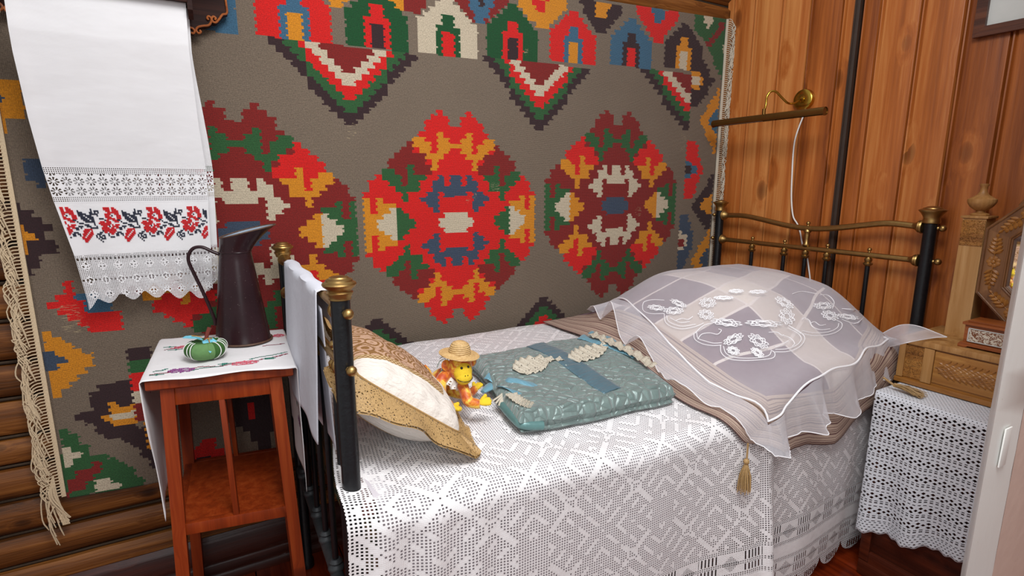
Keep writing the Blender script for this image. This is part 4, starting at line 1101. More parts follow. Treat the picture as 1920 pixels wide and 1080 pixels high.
# ---- enamel jug
J = V((.066, 1.80, ZT + .003)); jug = thing('enamel_jug', 'tall dark brown enamel jug with flared spout on the plant stand', 'jug', J)
def jugpt(k, a, rin=0.):
    """k 0..1 up the body, a angle; the mouth is slanted and drawn out to a spout on the right"""
    if k <= .80:
        h = lerp(0, .275, k / .80); r = lerp(.078, .0435, (k / .80) ** 1.0)
        if k < .03: r += .002
        off = 0
    else:
        t = (k - .80) / .20; c = (1 + math.cos(a)) / 2
        h = .275 + t * (.042 + .036 * c ** 1.2); r = .0435 + t * (.010 + .018 * c ** 2); off = t * .014 + t * t * .032 * c ** 2
    r -= rin
    return J + ex * (r * math.cos(a) + off) + ey * r * math.sin(a) + V((0, 0, h + .001))
n = 48; K = [0, .01, .03] + [.03 + .77 * i / 10 for i in range(1, 11)] + [.84, .88, .92, .96, 1.0]
b = MB(); vs = [jugpt(k, a * 2 * math.pi / n) for k in K for a in range(n)]
fs = [(i * n + a, i * n + (a + 1) % n, (i + 1) * n + (a + 1) % n, (i + 1) * n + a) for i in range(len(K) - 1) for a in range(n)] + [tuple(range(n))[::-1]]
b.add(vs, fs); b.build('body', M['jug'], jug)
K2 = [1.0, .96, .92, .88, .84, .80, .7, .5, .3]; b = MB()
vs = [jugpt(k, a * 2 * math.pi / n, .0022) for k in K2 for a in range(n)]
b.add(vs, [(i * n + a, i * n + (a + 1) % n, (i + 1) * n + (a + 1) % n, (i + 1) * n + a) for i in range(len(K2) - 1) for a in range(n)] + [tuple((len(K2) - 1) * n + a for a in range(n))])
b.build('lining', M['jugin'], jug)
MB().tube([jugpt(1.0, a * 2 * math.pi / n, .001) for a in range(n)], .0022, 8, closed=True).build('rim', M['jugrim'], jug)
MB().tube([jugpt(0.012, a * 2 * math.pi / n, -.001) for a in range(n)], .003, 8, closed=True).build('foot_ring', M['jugrim'], jug)
MB().tube([jugpt(0.80, a * 2 * math.pi / n, -.0006) for a in range(n)], .0016, 6, closed=True).build('neck_bead', M['jug'], jug)
hp = [J + ex * a + V((0, 0, z)) for a, z in ((-.040, .268), (-.060, .278), (-.085, .292), (-.108, .290), (-.122, .272), (-.124, .250), (-.114, .215), (-.098, .165), (-.084, .115), (-.074, .075), (-.0725, .055))]
MB().tube(spline(hp, 6), .0062, 12, flat=.8).build('handle', M['jug'], jug)
# ---- pumpkin pincushion
Pc = sp_(-.038, -.020, ZT + .0027); Pc = V((-.034, 1.655, ZT + .0027))
pk = thing('pumpkin_pincushion', 'small green pumpkin pincushion with white stripes and light blue leaves', 'pincushion', Pc)
b = MB(); n = 60; m_ = 18; vs = []
def pkp(a, t, k=1.0):
    return Pc + (pkq(a, t, k) - Pc) * 1.18
def pkq(a, t, k=1.0):
    lob = 1 - .10 * (abs(math.cos(a * 2.5 + .6)) ** .5 < .45) * 0 - .09 * (1 - abs(math.sin(a * 2.5 + .4)) ** .6)
    r = .046 * math.sin(t) ** .8 * lob * k; z = .0255 - .0255 * math.cos(t) * (1 if t < 1.57 else 1.0) - (.012 * math.exp(-((math.pi - t) / .5) ** 2))
    return Pc + V((r * math.cos(a), r * math.sin(a) * .95, z * (1.0) + (k - 1) * .0))
for i in range(m_ + 1):
    t = .02 + (math.pi - .04) * i / m_
    for a in range(n): vs.append(pkp(a * 2 * math.pi / n, t))
def quadring(nn, mm): return [(i * nn + a, i * nn + (a + 1) % nn, (i + 1) * nn + (a + 1) % nn, (i + 1) * nn + a) for i in range(mm) for a in range(nn)]
b.add(vs, quadring(n, m_) + [tuple(range(n))[::-1], tuple(m_ * n + a for a in range(n))]); b.build('cushion', M['greenvelvet'], pk)
b = MB(); vs = []      # pale plain gore facing the front
for i in range(15):
    for j in range(13):
        vs.append(pkp(R(-128) + R(62) * j / 12, .35 + 2.35 * i / 14, 1.02))
b.add(vs, [(i * 13 + j, i * 13 + j + 1, (i + 1) * 13 + j + 1, (i + 1) * 13 + j) for i in range(14) for j in range(12)]); b.build('pale_gore', M['greenpale'], pk)
for a in (-178, -158, -140, -56, -36, -18, 8, 40, 75, 110, 145):
    MB().tube([pkp(R(a) + .12 * math.sin(i / 14 * 3), .5 + 2.1 * i / 14, 1.015) for i in range(15)], .0013, 6).build('stripe', M['cord'], pk)
MB().tube([Pc + V(p) * 1.18 for p in ((0, 0, .036), (.003, 0, .05), (.007, .002, .062), (.012, .003, .073))], [.0055, .005, .0052, .0056], 8).build('stem', M['stemred'], pk)
def leafm(pts, up_):
    b = MB(); n_ = len(pts); b.add([Pc + V(p) * 1.18 for p in pts] + [Pc + V(p) * 1.18 + V((0, 0, .0018)) for p in pts], [tuple(range(n_)), tuple(range(n_, 2 * n_))[::-1]] + [(i, (i + 1) % n_, (i + 1) % n_ + n_, i + n_) for i in range(n_)])
    return b.build('leaf', M['bluefelt'], pk, smooth=False)
lf = leafm([(-.002, -.004, .044), (-.006, -.018, .046), (-.001, -.034, .036), (.008, -.043, .024), (.017, -.036, .030), (.024, -.020, .043), (.016, -.010, .049), (.006, -.002, .047)], 1)
MB().tube(spline([Pc + V(p) * 1.18 for p in ((.006, -.006, .050), (.008, -.016, .050), (.009, -.026, .045))], 4), .0012, 5).build('vein', M['goldthread'], lf)
MB().tube(spline([Pc + V(p) * 1.18 for p in ((.001, -.014, .050), (.008, -.012, .0515), (.015, -.015, .050))], 4), .0012, 5).build('vein', M['goldthread'], lf)
lf = leafm([(-.004, .002, .044), (-.016, -.006, .052), (-.030, -.004, .054), (-.044, .004, .055), (-.038, .012, .056), (-.024, .014, .055), (-.010, .010, .050)], 1)
MB().tube(spline([Pc + V(p) * 1.18 for p in ((-.006, .004, .052), (-.016, .003, .056), (-.026, .005, .058))], 4), .0012, 5).build('vein', M['goldthread'], lf)
# =====================================================================  TOWEL ON THE FOOT RAIL
def ltowel(u, v):
    """u along the rail (far to near), v from the hem on the outer side over the rail and down inside"""
    y = lerp(1.735, 1.195, u); zr = 1.148 + .0105; r = .013
    Lo = lerp(.36, .345, u); Li = .12; tot = Lo + Li; s_ = v * tot
    wob = .004 * math.sin(u * 11 + 1) * (1 - v)
    if s_ < Lo: d = Lo - s_; x = FX - r - .004 - .016 * (d / .34) + wob - .010 * math.exp(-((u - 1) / .12) ** 2) * (d / .34) * 0; z = zr - .008 - d; y -= .028 * (d / .34) * (1 - u) * 0 - .012 * d
    else:
        d = s_ - Lo; a = min(d / (r * 3.14), 1) * math.pi
        x = FX - (r + .004) * math.cos(a); z = zr - .008 + .010 * math.sin(a) - max(0, d - r * 3.14); x += .003 * math.sin(u * 17)
    return V((x, y, z))
lt = thing('linen_towel', 'plain white linen towel folded over the brass foot rail', 'towel', (FX, 1.45, .8))
grid('towel_cloth', 60, 50, ltowel, M['linencool'], lt, None, .0022)
# folded inner layer that shows below at the near corner
def lt2(u, v):
    y = lerp(1.70, 1.190, u); d = .03 + v * .33; return V((FX - .013 + .010 * (d / .3) + .004 * math.sin(u * 9), y - .004, 1.15 - d))
grid('inner_fold', 40, 24, lt2, M['linencool'], lt, None, .002)
# =====================================================================  LACE PILLOW AT THE FOOT
PA, PB, PCc, PD = V((.262, 1.43, 1.030)), V((.495, 1.37, .806)), V((.480, 1.085, .796)), V((.240, 1.105, .985))
pil = thing('lace_pillow', 'white pillow with brown-gold lace panel and gold crochet edging leaning on the footboard', 'pillow', (.4, 1.28, .8))
nrmP = (PB - PD).cross(PA - PD).normalized()
if nrmP.z < 0: nrmP = -nrmP
def pp(u, v, side=1, ex_=0.):
    """u from head side D->C (0 foot, 1 bed), v near->far"""
    p = (PD.lerp(PCc, u)).lerp(PA.lerp(PB, u), v)
    cr_ = (abs(2 * u - 1) * abs(2 * v - 1)) ** 5; p = p.lerp((PA + PB + PCc + PD) / 4, .07 * cr_)
    e = max(0, (1 - abs(2 * u - 1) ** 2.6)) * max(0, (1 - abs(2 * v - 1) ** 2.6))
    h = .070 * e ** .55
    wr = (.0045 * nz(u * 5, v * 9, 2) + .003 * nz(u * 13, v * 4, 6)) * min(1, e * 6)
    p = p + nrmP * ((h + wr) * side if side > 0 else -h * 1.55)
    zf = zt(p.x, p.y) + .006
    if p.z < zf: p.z = zf + .001 * (side > 0)
    return p
N_ = 44; vs = []; uvs = []; fs = []
for s_ in (1, -1):
    for j in range(N_ + 1):
        for i in range(N_ + 1): vs.append(pp(i / N_, j / N_, s_)); uvs.append((i / N_, j / N_))
k_ = (N_ + 1) ** 2
for s_ in (0, 1):
    for j in range(N_):
        for i in range(N_):
            a = s_ * k_ + j * (N_ + 1) + i; fs.append((a, a + 1, a + N_ + 2, a + N_ + 1) if s_ == 0 else (a, a + N_ + 1, a + N_ + 2, a + 1))
b = MB(); b.v = vs; b.f = fs; b.build('pillowcase', M['pillow'], pil, True, uvs, recalc=False)
# gold edging: wide, soft, ruffled round three sides, turned up at the foot corner
def edge(u, v):
    """u runs A->D->C->B round the pillow, v outwards"""
    segs = [(V((0, 1, 0)), V((0, 0, 0))), (V((0, 0, 0)), V((1, 0, 0))), (V((1, 0, 0)), V((1, 1, 0)))]
    t = u * 3; k = min(int(t), 2); f = t - k; q = segs[k][0].lerp(segs[k][1], f)
    p = pp(q.x, q.y); o = [(-ex_d), (-ey_d), (ex_d)][k]
    o0 = [(-ex_d), (-ey_d), ex_d]
    if k == 0 and f > .8: o = o0[0].lerp(o0[1], (f - .8) / .4)
    if k == 1 and f < .2: o = o0[0].lerp(o0[1], .5 + f / .4)
    if k == 1 and f > .8: o = o0[1].lerp(o0[2], (f - .8) / .4)
    if k == 2 and f < .2: o = o0[1].lerp(o0[2], .5 + f / .4)
    o = o.normalized()
    wdt = (.062 + .0 * u) * (1 + .10 * math.sin(u * 31)) * v
    cornr = math.exp(-((u - 1 / 3) / .045) ** 2)
    pt = p + o * wdt + nrmP * (.008 * math.sin(u * 42) * v + .004) + V((0, 0, -.35)) * wdt * (k == 1)
    pt += V((-.022, -.004, -.045)) * cornr * v
    zf = zt(pt.x, max(pt.y, 1.0)) + .012 + .006 * math.sin(u * 60) * v
    if pt.x > .235 and pt.z < zf: pt.z = zf
    if k == 0 and .245 > pt.x > .17 and not cornr > .35: pt.x = max(pt.x, .232)
    return pt
ex_d = (PCc - PD).normalized(); ey_d = (PA - PD).normalized()
grid('crochet_edging', 150, 8, edge, M['goldlace'], pil, lambda u, v: (u * 1.3, v * .07))
grid('crochet_edging_back', 150, 8, lambda u, v: edge(u, v) + V((0, 0, -.0035)) - nrmP * .002, M['goldlace'], pil, lambda u, v: (u * 1.3 + .3, v * .07 + .2))
MB().tube([edge(i / 150, .0) + nrmP * .0015 for i in range(151)], .0022, 5).build('gold_cord', M['tassel'], pil)
# =====================================================================  TOY MONKEY AND STRAW HAT
mk = thing('toy_monkey', 'orange and yellow velvet toy monkey crouching on the bed beside the quilt', 'toy', (.54, 1.26, .79))
def P3(x, y, Y): return atY(x, y, Y)
hd = P3(862, 688, 1.245); sh = P3(842, 702, 1.27); hip = P3(812, 722, 1.335)
b = MB()
b.tube(spline([hip + V((-.012, .01, -.004)), hip, (hip + sh) / 2 + V((0, 0, .006)), sh + V((.006, -.004, 0))], 5), [.012, .016, .020, .023, .024, .025, .025, .025, .025, .025, .025, .025, .024, .022, .019, .016][:16], 16)
b.ball(hd, .0335, (1, .95, 1.02)); b.ball(hd + V((.004, .004, .012)), .030); b.tube([sh, hd], .020, 14)
arm = lambda pts, rs: b.tube(spline(pts, 5), [interp([(0, rs[0]), (.5, rs[1]), (1, rs[2])], i / (5 * (len(pts) - 1))) for i in range(5 * (len(pts) - 1) + 1)], 14)
LH = P3(850, 765, 1.222); RH = P3(900, 757, 1.19)
arm([sh + V((-.008, -.012, .008)), P3(827, 715, 1.242), P3(828, 745, 1.228), P3(840, 757, 1.225), LH + V((-.006, 0, .002))], (.0165, .0140, .0115))
arm([sh + V((.024, -.014, -.008)), P3(872, 735, 1.222), P3(878, 752, 1.205), P3(893, 757, 1.195), RH], (.0155, .0145, .0125))
arm([hip + V((.010, -.016, -.004)), P3(800, 718, 1.30), P3(812, 738, 1.285), P3(822, 748, 1.28)], (.016, .014, .011))
arm([hip + V((.03, -.01, -.012)), P3(862, 738, 1.30), P3(880, 738, 1.31), P3(892, 728, 1.32)], (.017, .014, .011))
arm([hip + V((-.01, .01, .010)), P3(802, 700, 1.345), P3(793, 688, 1.345)], (.0125, .0115, .0105))
body = b.build('velvet_body', M['velvet'], mk)
rm = body.modifiers.new('one_skin', 'REMESH'); rm.mode = 'VOXEL'; rm.voxel_size = .0026; rm.use_smooth_shade = True
sm = body.modifiers.new('soft', 'SMOOTH'); sm.iterations = 4
def face_dir(p): return (EYE - p)
fdir = (V((EYE.x + .55, EYE.y, EYE.z)) - hd); fdir.z *= .45; fdir.normalize()
qf = V((0, 0, 1)).rotation_difference(fdir).to_matrix(); sd = V((0, 0, 1)).cross(fdir).normalized(); upf = fdir.cross(sd)
qf = Matrix((sd, upf, fdir)).transposed()
b = MB(); fc = hd + fdir * .017 - upf * .010
b.ball(fc, .0270, (.95, 1.08, .78), 20, qf); b.ball(fc - upf * .014 + fdir * .005, .0225, (1.0, .92, .80), 18, qf)
b.ball(fc + upf * .014 - sd * .009 - fdir * .001, .014, (1, .9, .75), 14, qf); b.ball(fc + upf * .014 + sd * .009 - fdir * .001, .014, (1, .9, .75), 14, qf)
fo = b.build('felt_face', M['felty'], mk); rm = fo.modifiers.new('one_skin', 'REMESH'); rm.mode = 'VOXEL'; rm.voxel_size = .0018; rm.use_smooth_shade = True; fo.modifiers.new('soft', 'SMOOTH').iterations = 3
for s_ in (-1, 1):
    MB().ball(fc + upf * .0125 + sd * s_ * .0090 + fdir * .0160, .0038, n=12).build('eye', M['black'], fo)
    MB().ball(fc - upf * .0075 + sd * s_ * .0036 + fdir * .0232, .0014, n=8).build('nostril', M['black'], fo)
mo = [fc - upf * .014 + sd * .0215 * math.sin(a) - upf * .0095 * math.cos(a) + fdir * (.0058 + .0185 * math.cos(a * .95)) for a in [R(k) for k in range(-78, 79, 12)]]
MB().tube(mo, .0010, 5).build('mouth', M['black'], fo)
for s_ in (-1, 1):
    b = MB(); b.ball(hd + sd * s_ * .037 + upf * .010 - fdir * .002, .014, (.95, 1.1, .35), 14, qf); b.build('ear', M['velvet'], mk)
def mitt(p, d, upv, name='felt_hand'):
    """flat felt mitten: broad palm, rounded end with sewn fingers, thumb leaving the side"""
    d = V(d).normalized(); upv = V(upv).normalized(); s2 = d.cross(upv).normalized(); b = MB()
    q = Matrix((s2, d, upv)).transposed(); p = V(p)
    b.ball(p + d * .010, .0125, (.95, 1.15, .55), 14, q)
    for k in (-1, 0, 1): b.tube([p + d * .010 + s2 * k * .006, p + d * (.026 - abs(k) * .002) + s2 * k * .0072], [.0062, .0052], 10); b.ball(p + d * (.026 - abs(k) * .002) + s2 * k * .0072, .0053, n=10)
    b.tube([p + d * .006 - s2 * .006 + upv * .002, p + d * .014 - s2 * .013 + upv * .008], [.006, .005], 10); b.ball(p + d * .014 - s2 * .013 + upv * .008, .0052, n=10)
    o = b.build(name, M['felty'], mk); rm = o.modifiers.new('one_skin', 'REMESH'); rm.mode = 'VOXEL'; rm.voxel_size = .0014; rm.use_smooth_shade = True
mitt(LH + V((-.006, .002, .006)), (.75, -.8, -.25), (.2, .1, 1))
mitt(RH + V((.0, 0, .004)), (1, -.35, .05), (0, -.5, .8))
mitt(P3(820, 748, 1.282), (.5, -.7, -.3), (0, 0, 1), 'felt_foot')
mitt(P3(889, 730, 1.318), (.9, .3, .35), (-.3, 0, 1), 'felt_foot')
# lace collar and ribbon bow at the neck
nk = (sh + hd) / 2 + V((.002, -.006, -.010)); ax = (hd - sh).normalized()
def collar(u, v):
    a = u * 2 * math.pi; r = .021 + .017 * v; q = V((0, 0, 1)).rotation_difference((ax + V((.1, -.25, .2))).normalized()).to_matrix()
    return nk + q @ V((r * math.cos(a), r * math.sin(a), -.014 * v + .004 * math.sin(a * 11) * v))
grid('lace_collar', 90, 6, collar, M['whitelace'], mk, lambda u, v: (u * .16, v * .02), .0008)
b = MB(); B0 = P3(843, 680, 1.262)
for pts in (((0, 0, 0), (-.012, .0, .012), (-.026, .002, .008), (-.034, .004, -.008)), ((0, 0, 0), (-.010, 0, .016), (-.020, .002, .018), (-.026, .003, .014)), ((0, 0, -.002), (-.016, .002, -.012), (-.03, .004, -.028)), ((0, 0, 0), (.004, -.004, .012), (.006, -.004, .004), (0, 0, 0))):
    b.tube(spline([B0 + V(p) for p in pts], 5), .0022, 6, flat=.3)
b.build('ribbon_bow', M['ribbon'], mk)
ht = hd + V((.001, .004, .0325)); tilt = Matrix.Rotation(R(7), 3, 'Y') @ Matrix.Rotation(R(4), 3, 'X')
hat = thing('straw_hat', 'tiny plaited straw hat with round crown on the toy monkey', 'hat', ht)
b = MB(); axh = tilt @ V((0, 0, 1))
b.lathe([(.0525, .000), (.053, .0022), (.044, .0028), (.0345, .0035), (.030, .006), (.0285, .014), (.0262, .024), (.021, .032), (.012, .0365), (.001, .0375)], ht, axh, 40); b.build('crown_and_brim', M['straw'], hat)
MB().tube([ht + tilt @ V((.0525 * math.cos(a), .0525 * math.sin(a), .0012)) for a in [i * 2 * math.pi / 48 for i in range(48)]], .0014, 6, closed=True).build('brim_edge', M['straw'], hat)
# =====================================================================  FOLDED TEAL SATIN QUILT
qt = thing('folded_quilt', 'folded teal quilted satin blanket with blue bands and cream lace lying on the bed', 'blanket', (.94, 1.31, .79))
QA, QB, QC_, QD = V((.690, 1.500, 0)), V((.655, 1.115, 0)), V((1.185, 1.095, 0)), V((1.225, 1.525, 0))   # far left, near left, near right, far right
def qp(u, v, h, grow=0.):
    p = QB.lerp(QC_, u).lerp(QA.lerp(QD, u), v)
    c = (QA + QC_) / 2; 
    return V((p.x + .006 * nz(v * 4, 3.), p.y + .006 * nz(u * 4, 9.), zt(p.x, p.y) + h))
def slab(name, h0, h1, mt, shrink, parent, seed=0, u1=1.0):
    nu, nv = 60, 44; vs = []; fs = []; uvs = []; nprof = 8
    # top grid with rounded rim, plus underside
    for s_ in (1, 0):
        for j in range(nv + 1):
            for i in range(nu + 1):
                u = i / nu; v = j / nv
                du = min(u, 1 - u) * .52; dv = min(v, 1 - v) * .40; d = min(du, dv); rr = (h1 - h0) / 2
                e = math.sqrt(max(0, 1 - (1 - min(d / rr, 1)) ** 2)); mid = (h0 + h1) / 2
                bump = .0035 * nz(u * 9, v * 8, seed) + .002 * nz(u * 21, v * 17, seed)
                h = mid + (rr * e + bump * e) * (1 if s_ else -1)
                uu = lerp(shrink, 1 - shrink, u) * u1; vv = lerp(shrink, 1 - shrink, v)
                vs.append(qp(uu, vv, h)); uvs.append((u * .53, v * .41))
    k = (nu + 1) * (nv + 1)
    for s_ in (0, 1):
        for j in range(nv):
            for i in range(nu):
                a = s_ * k + j * (nu + 1) + i; f = (a, a + 1, a + nu + 2, a + nu + 1); fs.append(f if s_ == 0 else f[::-1])
    b = MB(); b.v = vs; b.f = fs; return b.build(name, mt, parent, True, uvs, recalc=False)
slab('lower_fold', .004, .024, M['quilt'], .004, qt, 1)
slab('upper_fold', .013, .067, M['quilt'], -.004, qt, 2)
def strip(name, c0, c1, w_, mt, h=.0675, n=40, m=8, wav=.0, k=0., parent=qt, arch=.004):
    def f(u, v):
        a = V(c0).lerp(V(c1), u); d = (V(c1) - V(c0)).normalized(); pd = V((-d.y, d.x, 0)); ww = w_(u) if callable(w_) else w_
        q = a + pd * ((v - .5) * ww)
        return V((q.x, q.y, zt(q.x, q.y) + h + arch * math.sin(v * math.pi) + wav * math.sin(u * k + v * 3) * (.3 + v) + .0016 * nz(u * 30, v * 6, k)))
    return grid(name, n, m, f, mt, parent, lambda u, v: (u * (V(c1) - V(c0)).length, v * .07), .0012)
strip('blue_band', qp(.60, .08, 0), qp(.46, .96, 0), .075, M['navysatin'], arch=.002)
def frill(name, pts, wd, h=.070, seed=0, amp=.007, mt='creamlace'):
    P_ = spline(pts, 10); n = len(P_) - 1
    def f(u, v):
        i = min(int(u * n), n - 1); a = P_[i].lerp(P_[i + 1], u * n - i); d = (P_[i + 1] - P_[i]).normalized(); pd = V((-d.y, d.x, 0))
        ww = wd(u) if callable(wd) else wd
        q = a + pd * ((v - .5) * ww); bz = zt(q.x, q.y) + (h(u) if callable(h) else h)
        return V((q.x, q.y, bz + amp * (1 + math.sin(u * 46 + seed + v * 2)) * abs(v - .35) * 1.1 + .0015 * math.sin(u * 90 + v * 5)))
    return grid(name, 120, 10, f, M[mt], qt, lambda u, v: (u * .3, v * .06), .0008)
frill('lace_frill', [qp(.16, .50, 0), qp(.26, .56, 0), qp(.38, .60, 0), qp(.50, .56, 0)], lambda u: .075 * math.sin(math.pi * min(1, u * 1.1 + .12)) + .012, seed=1)
frill('lace_frill', [qp(.55, .54, 0), qp(.66, .57, 0), qp(.78, .62, 0), qp(.93, .68, 0)], lambda u: .060 * math.sin(math.pi * min(1, u + .1)) + .02, seed=3)
strip('blue_ruffle', qp(.82, .93, 0), qp(.99, .42, 0), .055, M['bluesatin'], .069, wav=.005, k=16.)
frill('lace_frill', [qp(.88, .90, 0), qp(.90, .72, 0), qp(.93, .55, 0), qp(.97, .38, 0), qp(.975, .22, 0)], lambda u: .04, h=.078, seed=5)
strip('blue_ruffle', qp(.93, .98, 0), qp(.985, .50, 0), .03, M['bluesatin'], .070, wav=.003, k=12.)
strip('blue_ruffle', qp(.02, .62, 0), qp(.10, .46, 0), .06, M['bluesatin'], .052, wav=.006, k=10.)
# rolled blue satin end and grey tie ends at the left side of the quilt
b = MB(); a0 = atY(893, 735, 1.29); b.tube(spline([atY(905, 735, 1.30), atY(925, 722, 1.32), atY(948, 712, 1.34)], 5), [.008, .011, .014, .016, .017, .017, .016, .016, .015, .014, .012], 12, flat=.55); b.build('blue_roll', M['bluesatin'], qt)
strip('blue_ruffle', qp(.03, .30, 0), qp(.20, .40, 0), .085, M['bluesatin'], .062, wav=.007, k=9.)
b = MB()
for k in range(5):
    a = atY(952, 728 + k * 2, 1.25); b.tube(spline([a, a + V((-.03, -.01 - .004 * k, -.012)), a + V((-.055 + .006 * k, -.012 - .008 * k, -.022 - .002 * k))], 4), .0035, 6, flat=.5)
tag(b.build('tie_ends', M['creamlace'], qt), kind='stuff')
# turned-in corner fold at the near left, showing its lining
b = MB(); b.tube(spline([qp(-.005, .30, .030), qp(.0, .12, .030), qp(.02, .02, .030), qp(.12, -.012, .028)], 6), .012, 12, flat=1.); b.build('fold_roll', M['tealplain'], qt)
frill('lining_frill', [qp(.03, .26, 0), qp(.05, .14, 0), qp(.09, .07, 0)], .035, h=lambda u: .067, seed=8, amp=.003)
# =====================================================================  WALL SHELF AND EMBROIDERED TOWEL (upper left)
shf = thing('wall_shelf', 'dark carved wooden wall shelf with orange scroll edge at the upper left', 'shelf', (-.19, 1.97, 1.83))
half_ = [(.114, 2.16), (.114, 1.889), (.101, 1.884), (.093, 1.874), (.085, 1.863), (.077, 1.857), (.070, 1.858), (.063, 1.850), (.05, 1.845), (.036, 1.842), (.027, 1.836), (.024, 1.829), (.016, 1.823), (.004, 1.823), (-.01, 1.832)]
poly = half_ + [(-.38 - a, z) for a, z in reversed(half_)]
MB().prism(poly, lambda u, v, w_: V((u, 1.955 + w_, v)), .024).build('back_board', M['shelfw'], shf)
def edgeline(pts, mir=False):
    P_ = [V(((-.38 - a) if mir else a, 1.951, z)) for a, z in pts]
    MB().tube(spline(P_, 4), .0042, 8, flat=.8).build('scroll_edge', M['scroll'], shf)
for mr in (False, True):
    edgeline([(.112, 2.15), (.112, 2.0), (.112, 1.93), (.1125, 1.893), (.100, 1.886), (.090, 1.872), (.081, 1.862), (.073, 1.862), (.0695, 1.870), (.075, 1.877), (.081, 1.873), (.078, 1.868)], mr)
    edgeline([(.062, 1.866), (.058, 1.870), (.062, 1.876), (.068, 1.872), (.068, 1.862), (.060, 1.851), (.045, 1.847), (.032, 1.842), (.026, 1.833), (.031, 1.825), (.038, 1.829), (.035, 1.834)], mr)
    edgeline([(.010, 1.838), (.018, 1.836), (.022, 1.829), (.018, 1.823), (.012, 1.824)], mr)
for xb in (.0145, -.3945):
    MB().prism([(1.745, 2.02), (1.745, 1.835), (1.765, 1.815), (1.80, 1.83), (1.88, 1.86), (1.956, 1.875), (1.956, 2.02)], lambda u, v, w_, xb=xb: V((xb + w_ - .006, u, v)), .012).build('side_bracket', M['shelfw'], shf)
MB().box((-.19, 1.748, 1.868), (.40, .014, .034), bev=.003).build('front_rail', M['shelfw'], shf)
MB().box((-.19, 1.86, 2.03), (.62, .24, .018), bev=.004).build('shelf_board', M['shelfw'], shf)
MB().tube([(-.39, 1.775, 1.853), (.01, 1.775, 1.853)], .008, 10).build('towel_rod', M['shelfw'], shf)
TL = [(1.05, -.316), (1.19, -.329), (1.34, -.352), (1.43, -.363), (1.55, -.368), (1.70, -.368), (1.86, -.360)]
TR = [(1.05, -.003), (1.19, .004), (1.34, .010), (1.43, .013), (1.55, .006), (1.74, .002), (1.86, .006)]
TY = [(1.05, 1.905), (1.30, 1.885), (1.43, 1.872), (1.60, 1.825), (1.75, 1.780), (1.86, 1.764)]
def tw(s_, z, off=0.):
    x = lerp(interp(TL, z), interp(TR, z), s_)
    y = interp(TY, z) + off + .004 * nz(x * 6, z * 2.5) + .004 * math.sin(s_ * 14 + 1) * S2(1.5, 1.1, z) - .006 * math.exp(-((s_ - .0) / .06) ** 2)
    return V((x, y, z))
def hemz(s_): 
    base = 1.066 - .004 * s_ + .010 * math.sin(s_ * 4)
    return base - .024 * abs(math.cos(s_ * math.pi * 5.5 + .3)) ** 1.3 + .012 * (s_ > .93) - .012 * S2(.2, .0, s_)
twl = thing('embroidered_towel', 'long white linen towel with lace bands and red and navy flower embroidery', 'towel', (-.17, 1.85, 1.05))
def twf(u, v):
    h = hemz(u); z = lerp(h, 1.856, v) if v > .06 else lerp(h, lerp(1.052, 1.856, .06) * 1.0, v / .06)
    return tw(u, z)
grid('towel_cloth', 80, 170, twf, M['towel'], twl, lambda u, v: (u * .37, twf(u, v).z - 1.052))
TL2 = [(z, x + .04) for z, x in TL]; 
def twb(u, v):
    h = hemz(u) + .018; z = lerp(h, 1.856, v); x = lerp(interp(TL, z) + .03, interp(TR, z) + .006 + .012 * S2(1.75, 1.5, z) * (1 - .0), u)
    return V((x, interp(TY, z) + .020 + .003 * math.sin(u * 9) - .0, z))
grid('back_layer', 60, 120, twb, M['towel'], twl, lambda u, v: (u * .37, twb(u, v).z - 1.062))
grid('rod_fold', 30, 10, lambda u, v: V((lerp(-.359, .007, u), 1.775 - .011 * math.cos(v * math.pi), 1.855 + .009 * math.sin(v * math.pi))), M['towel'], twl, lambda u, v: (u * .37, .8 + v * .03))
ART = [".........RRRR.RR..............", ".K.......RRRR.RRR.............", ".K.KKK....RRR.RRRR..K.........", "KK.K.K.....RRRRRRR..KKK.......", "KKKKK....RRRR..RRR..KKKKK.....", "....K....RRR.K..RRR.KKK.KKKK..", ".........RRRR...RRR..KKK.KKKK.", ".....KKK..RRRRR.RRR..KKKK.KKK.", "........KRR..RRRKK....KKKK.KK.", ".....RRR.RRR..RRR.K....KKKKKK.", "....RRRRRRRR.......KKK......K.", ".....RRRRRR.R.RRR.....KKK...K.", "......RRR.K.RRRR..KKK..KKK...K", ".....RRRRR.RR.RRKK.K.....KKKKK", ".....RRRRRRRRR..KK...RRRRR....", ".....KRRRRRRRR......RRRR.R....", "...KK.RR.RRRR.KKK...RRR.RR....", ".KKK....K.RR.KK.KK.RRR.RRR....", "K.K.KK..K....KK..K.RR.RRR.....", "K.KK.K...KKK......RR.RRR......", ".K.KKK............RRRRR.......", "..K................RRR........", "...K...............RR........."]
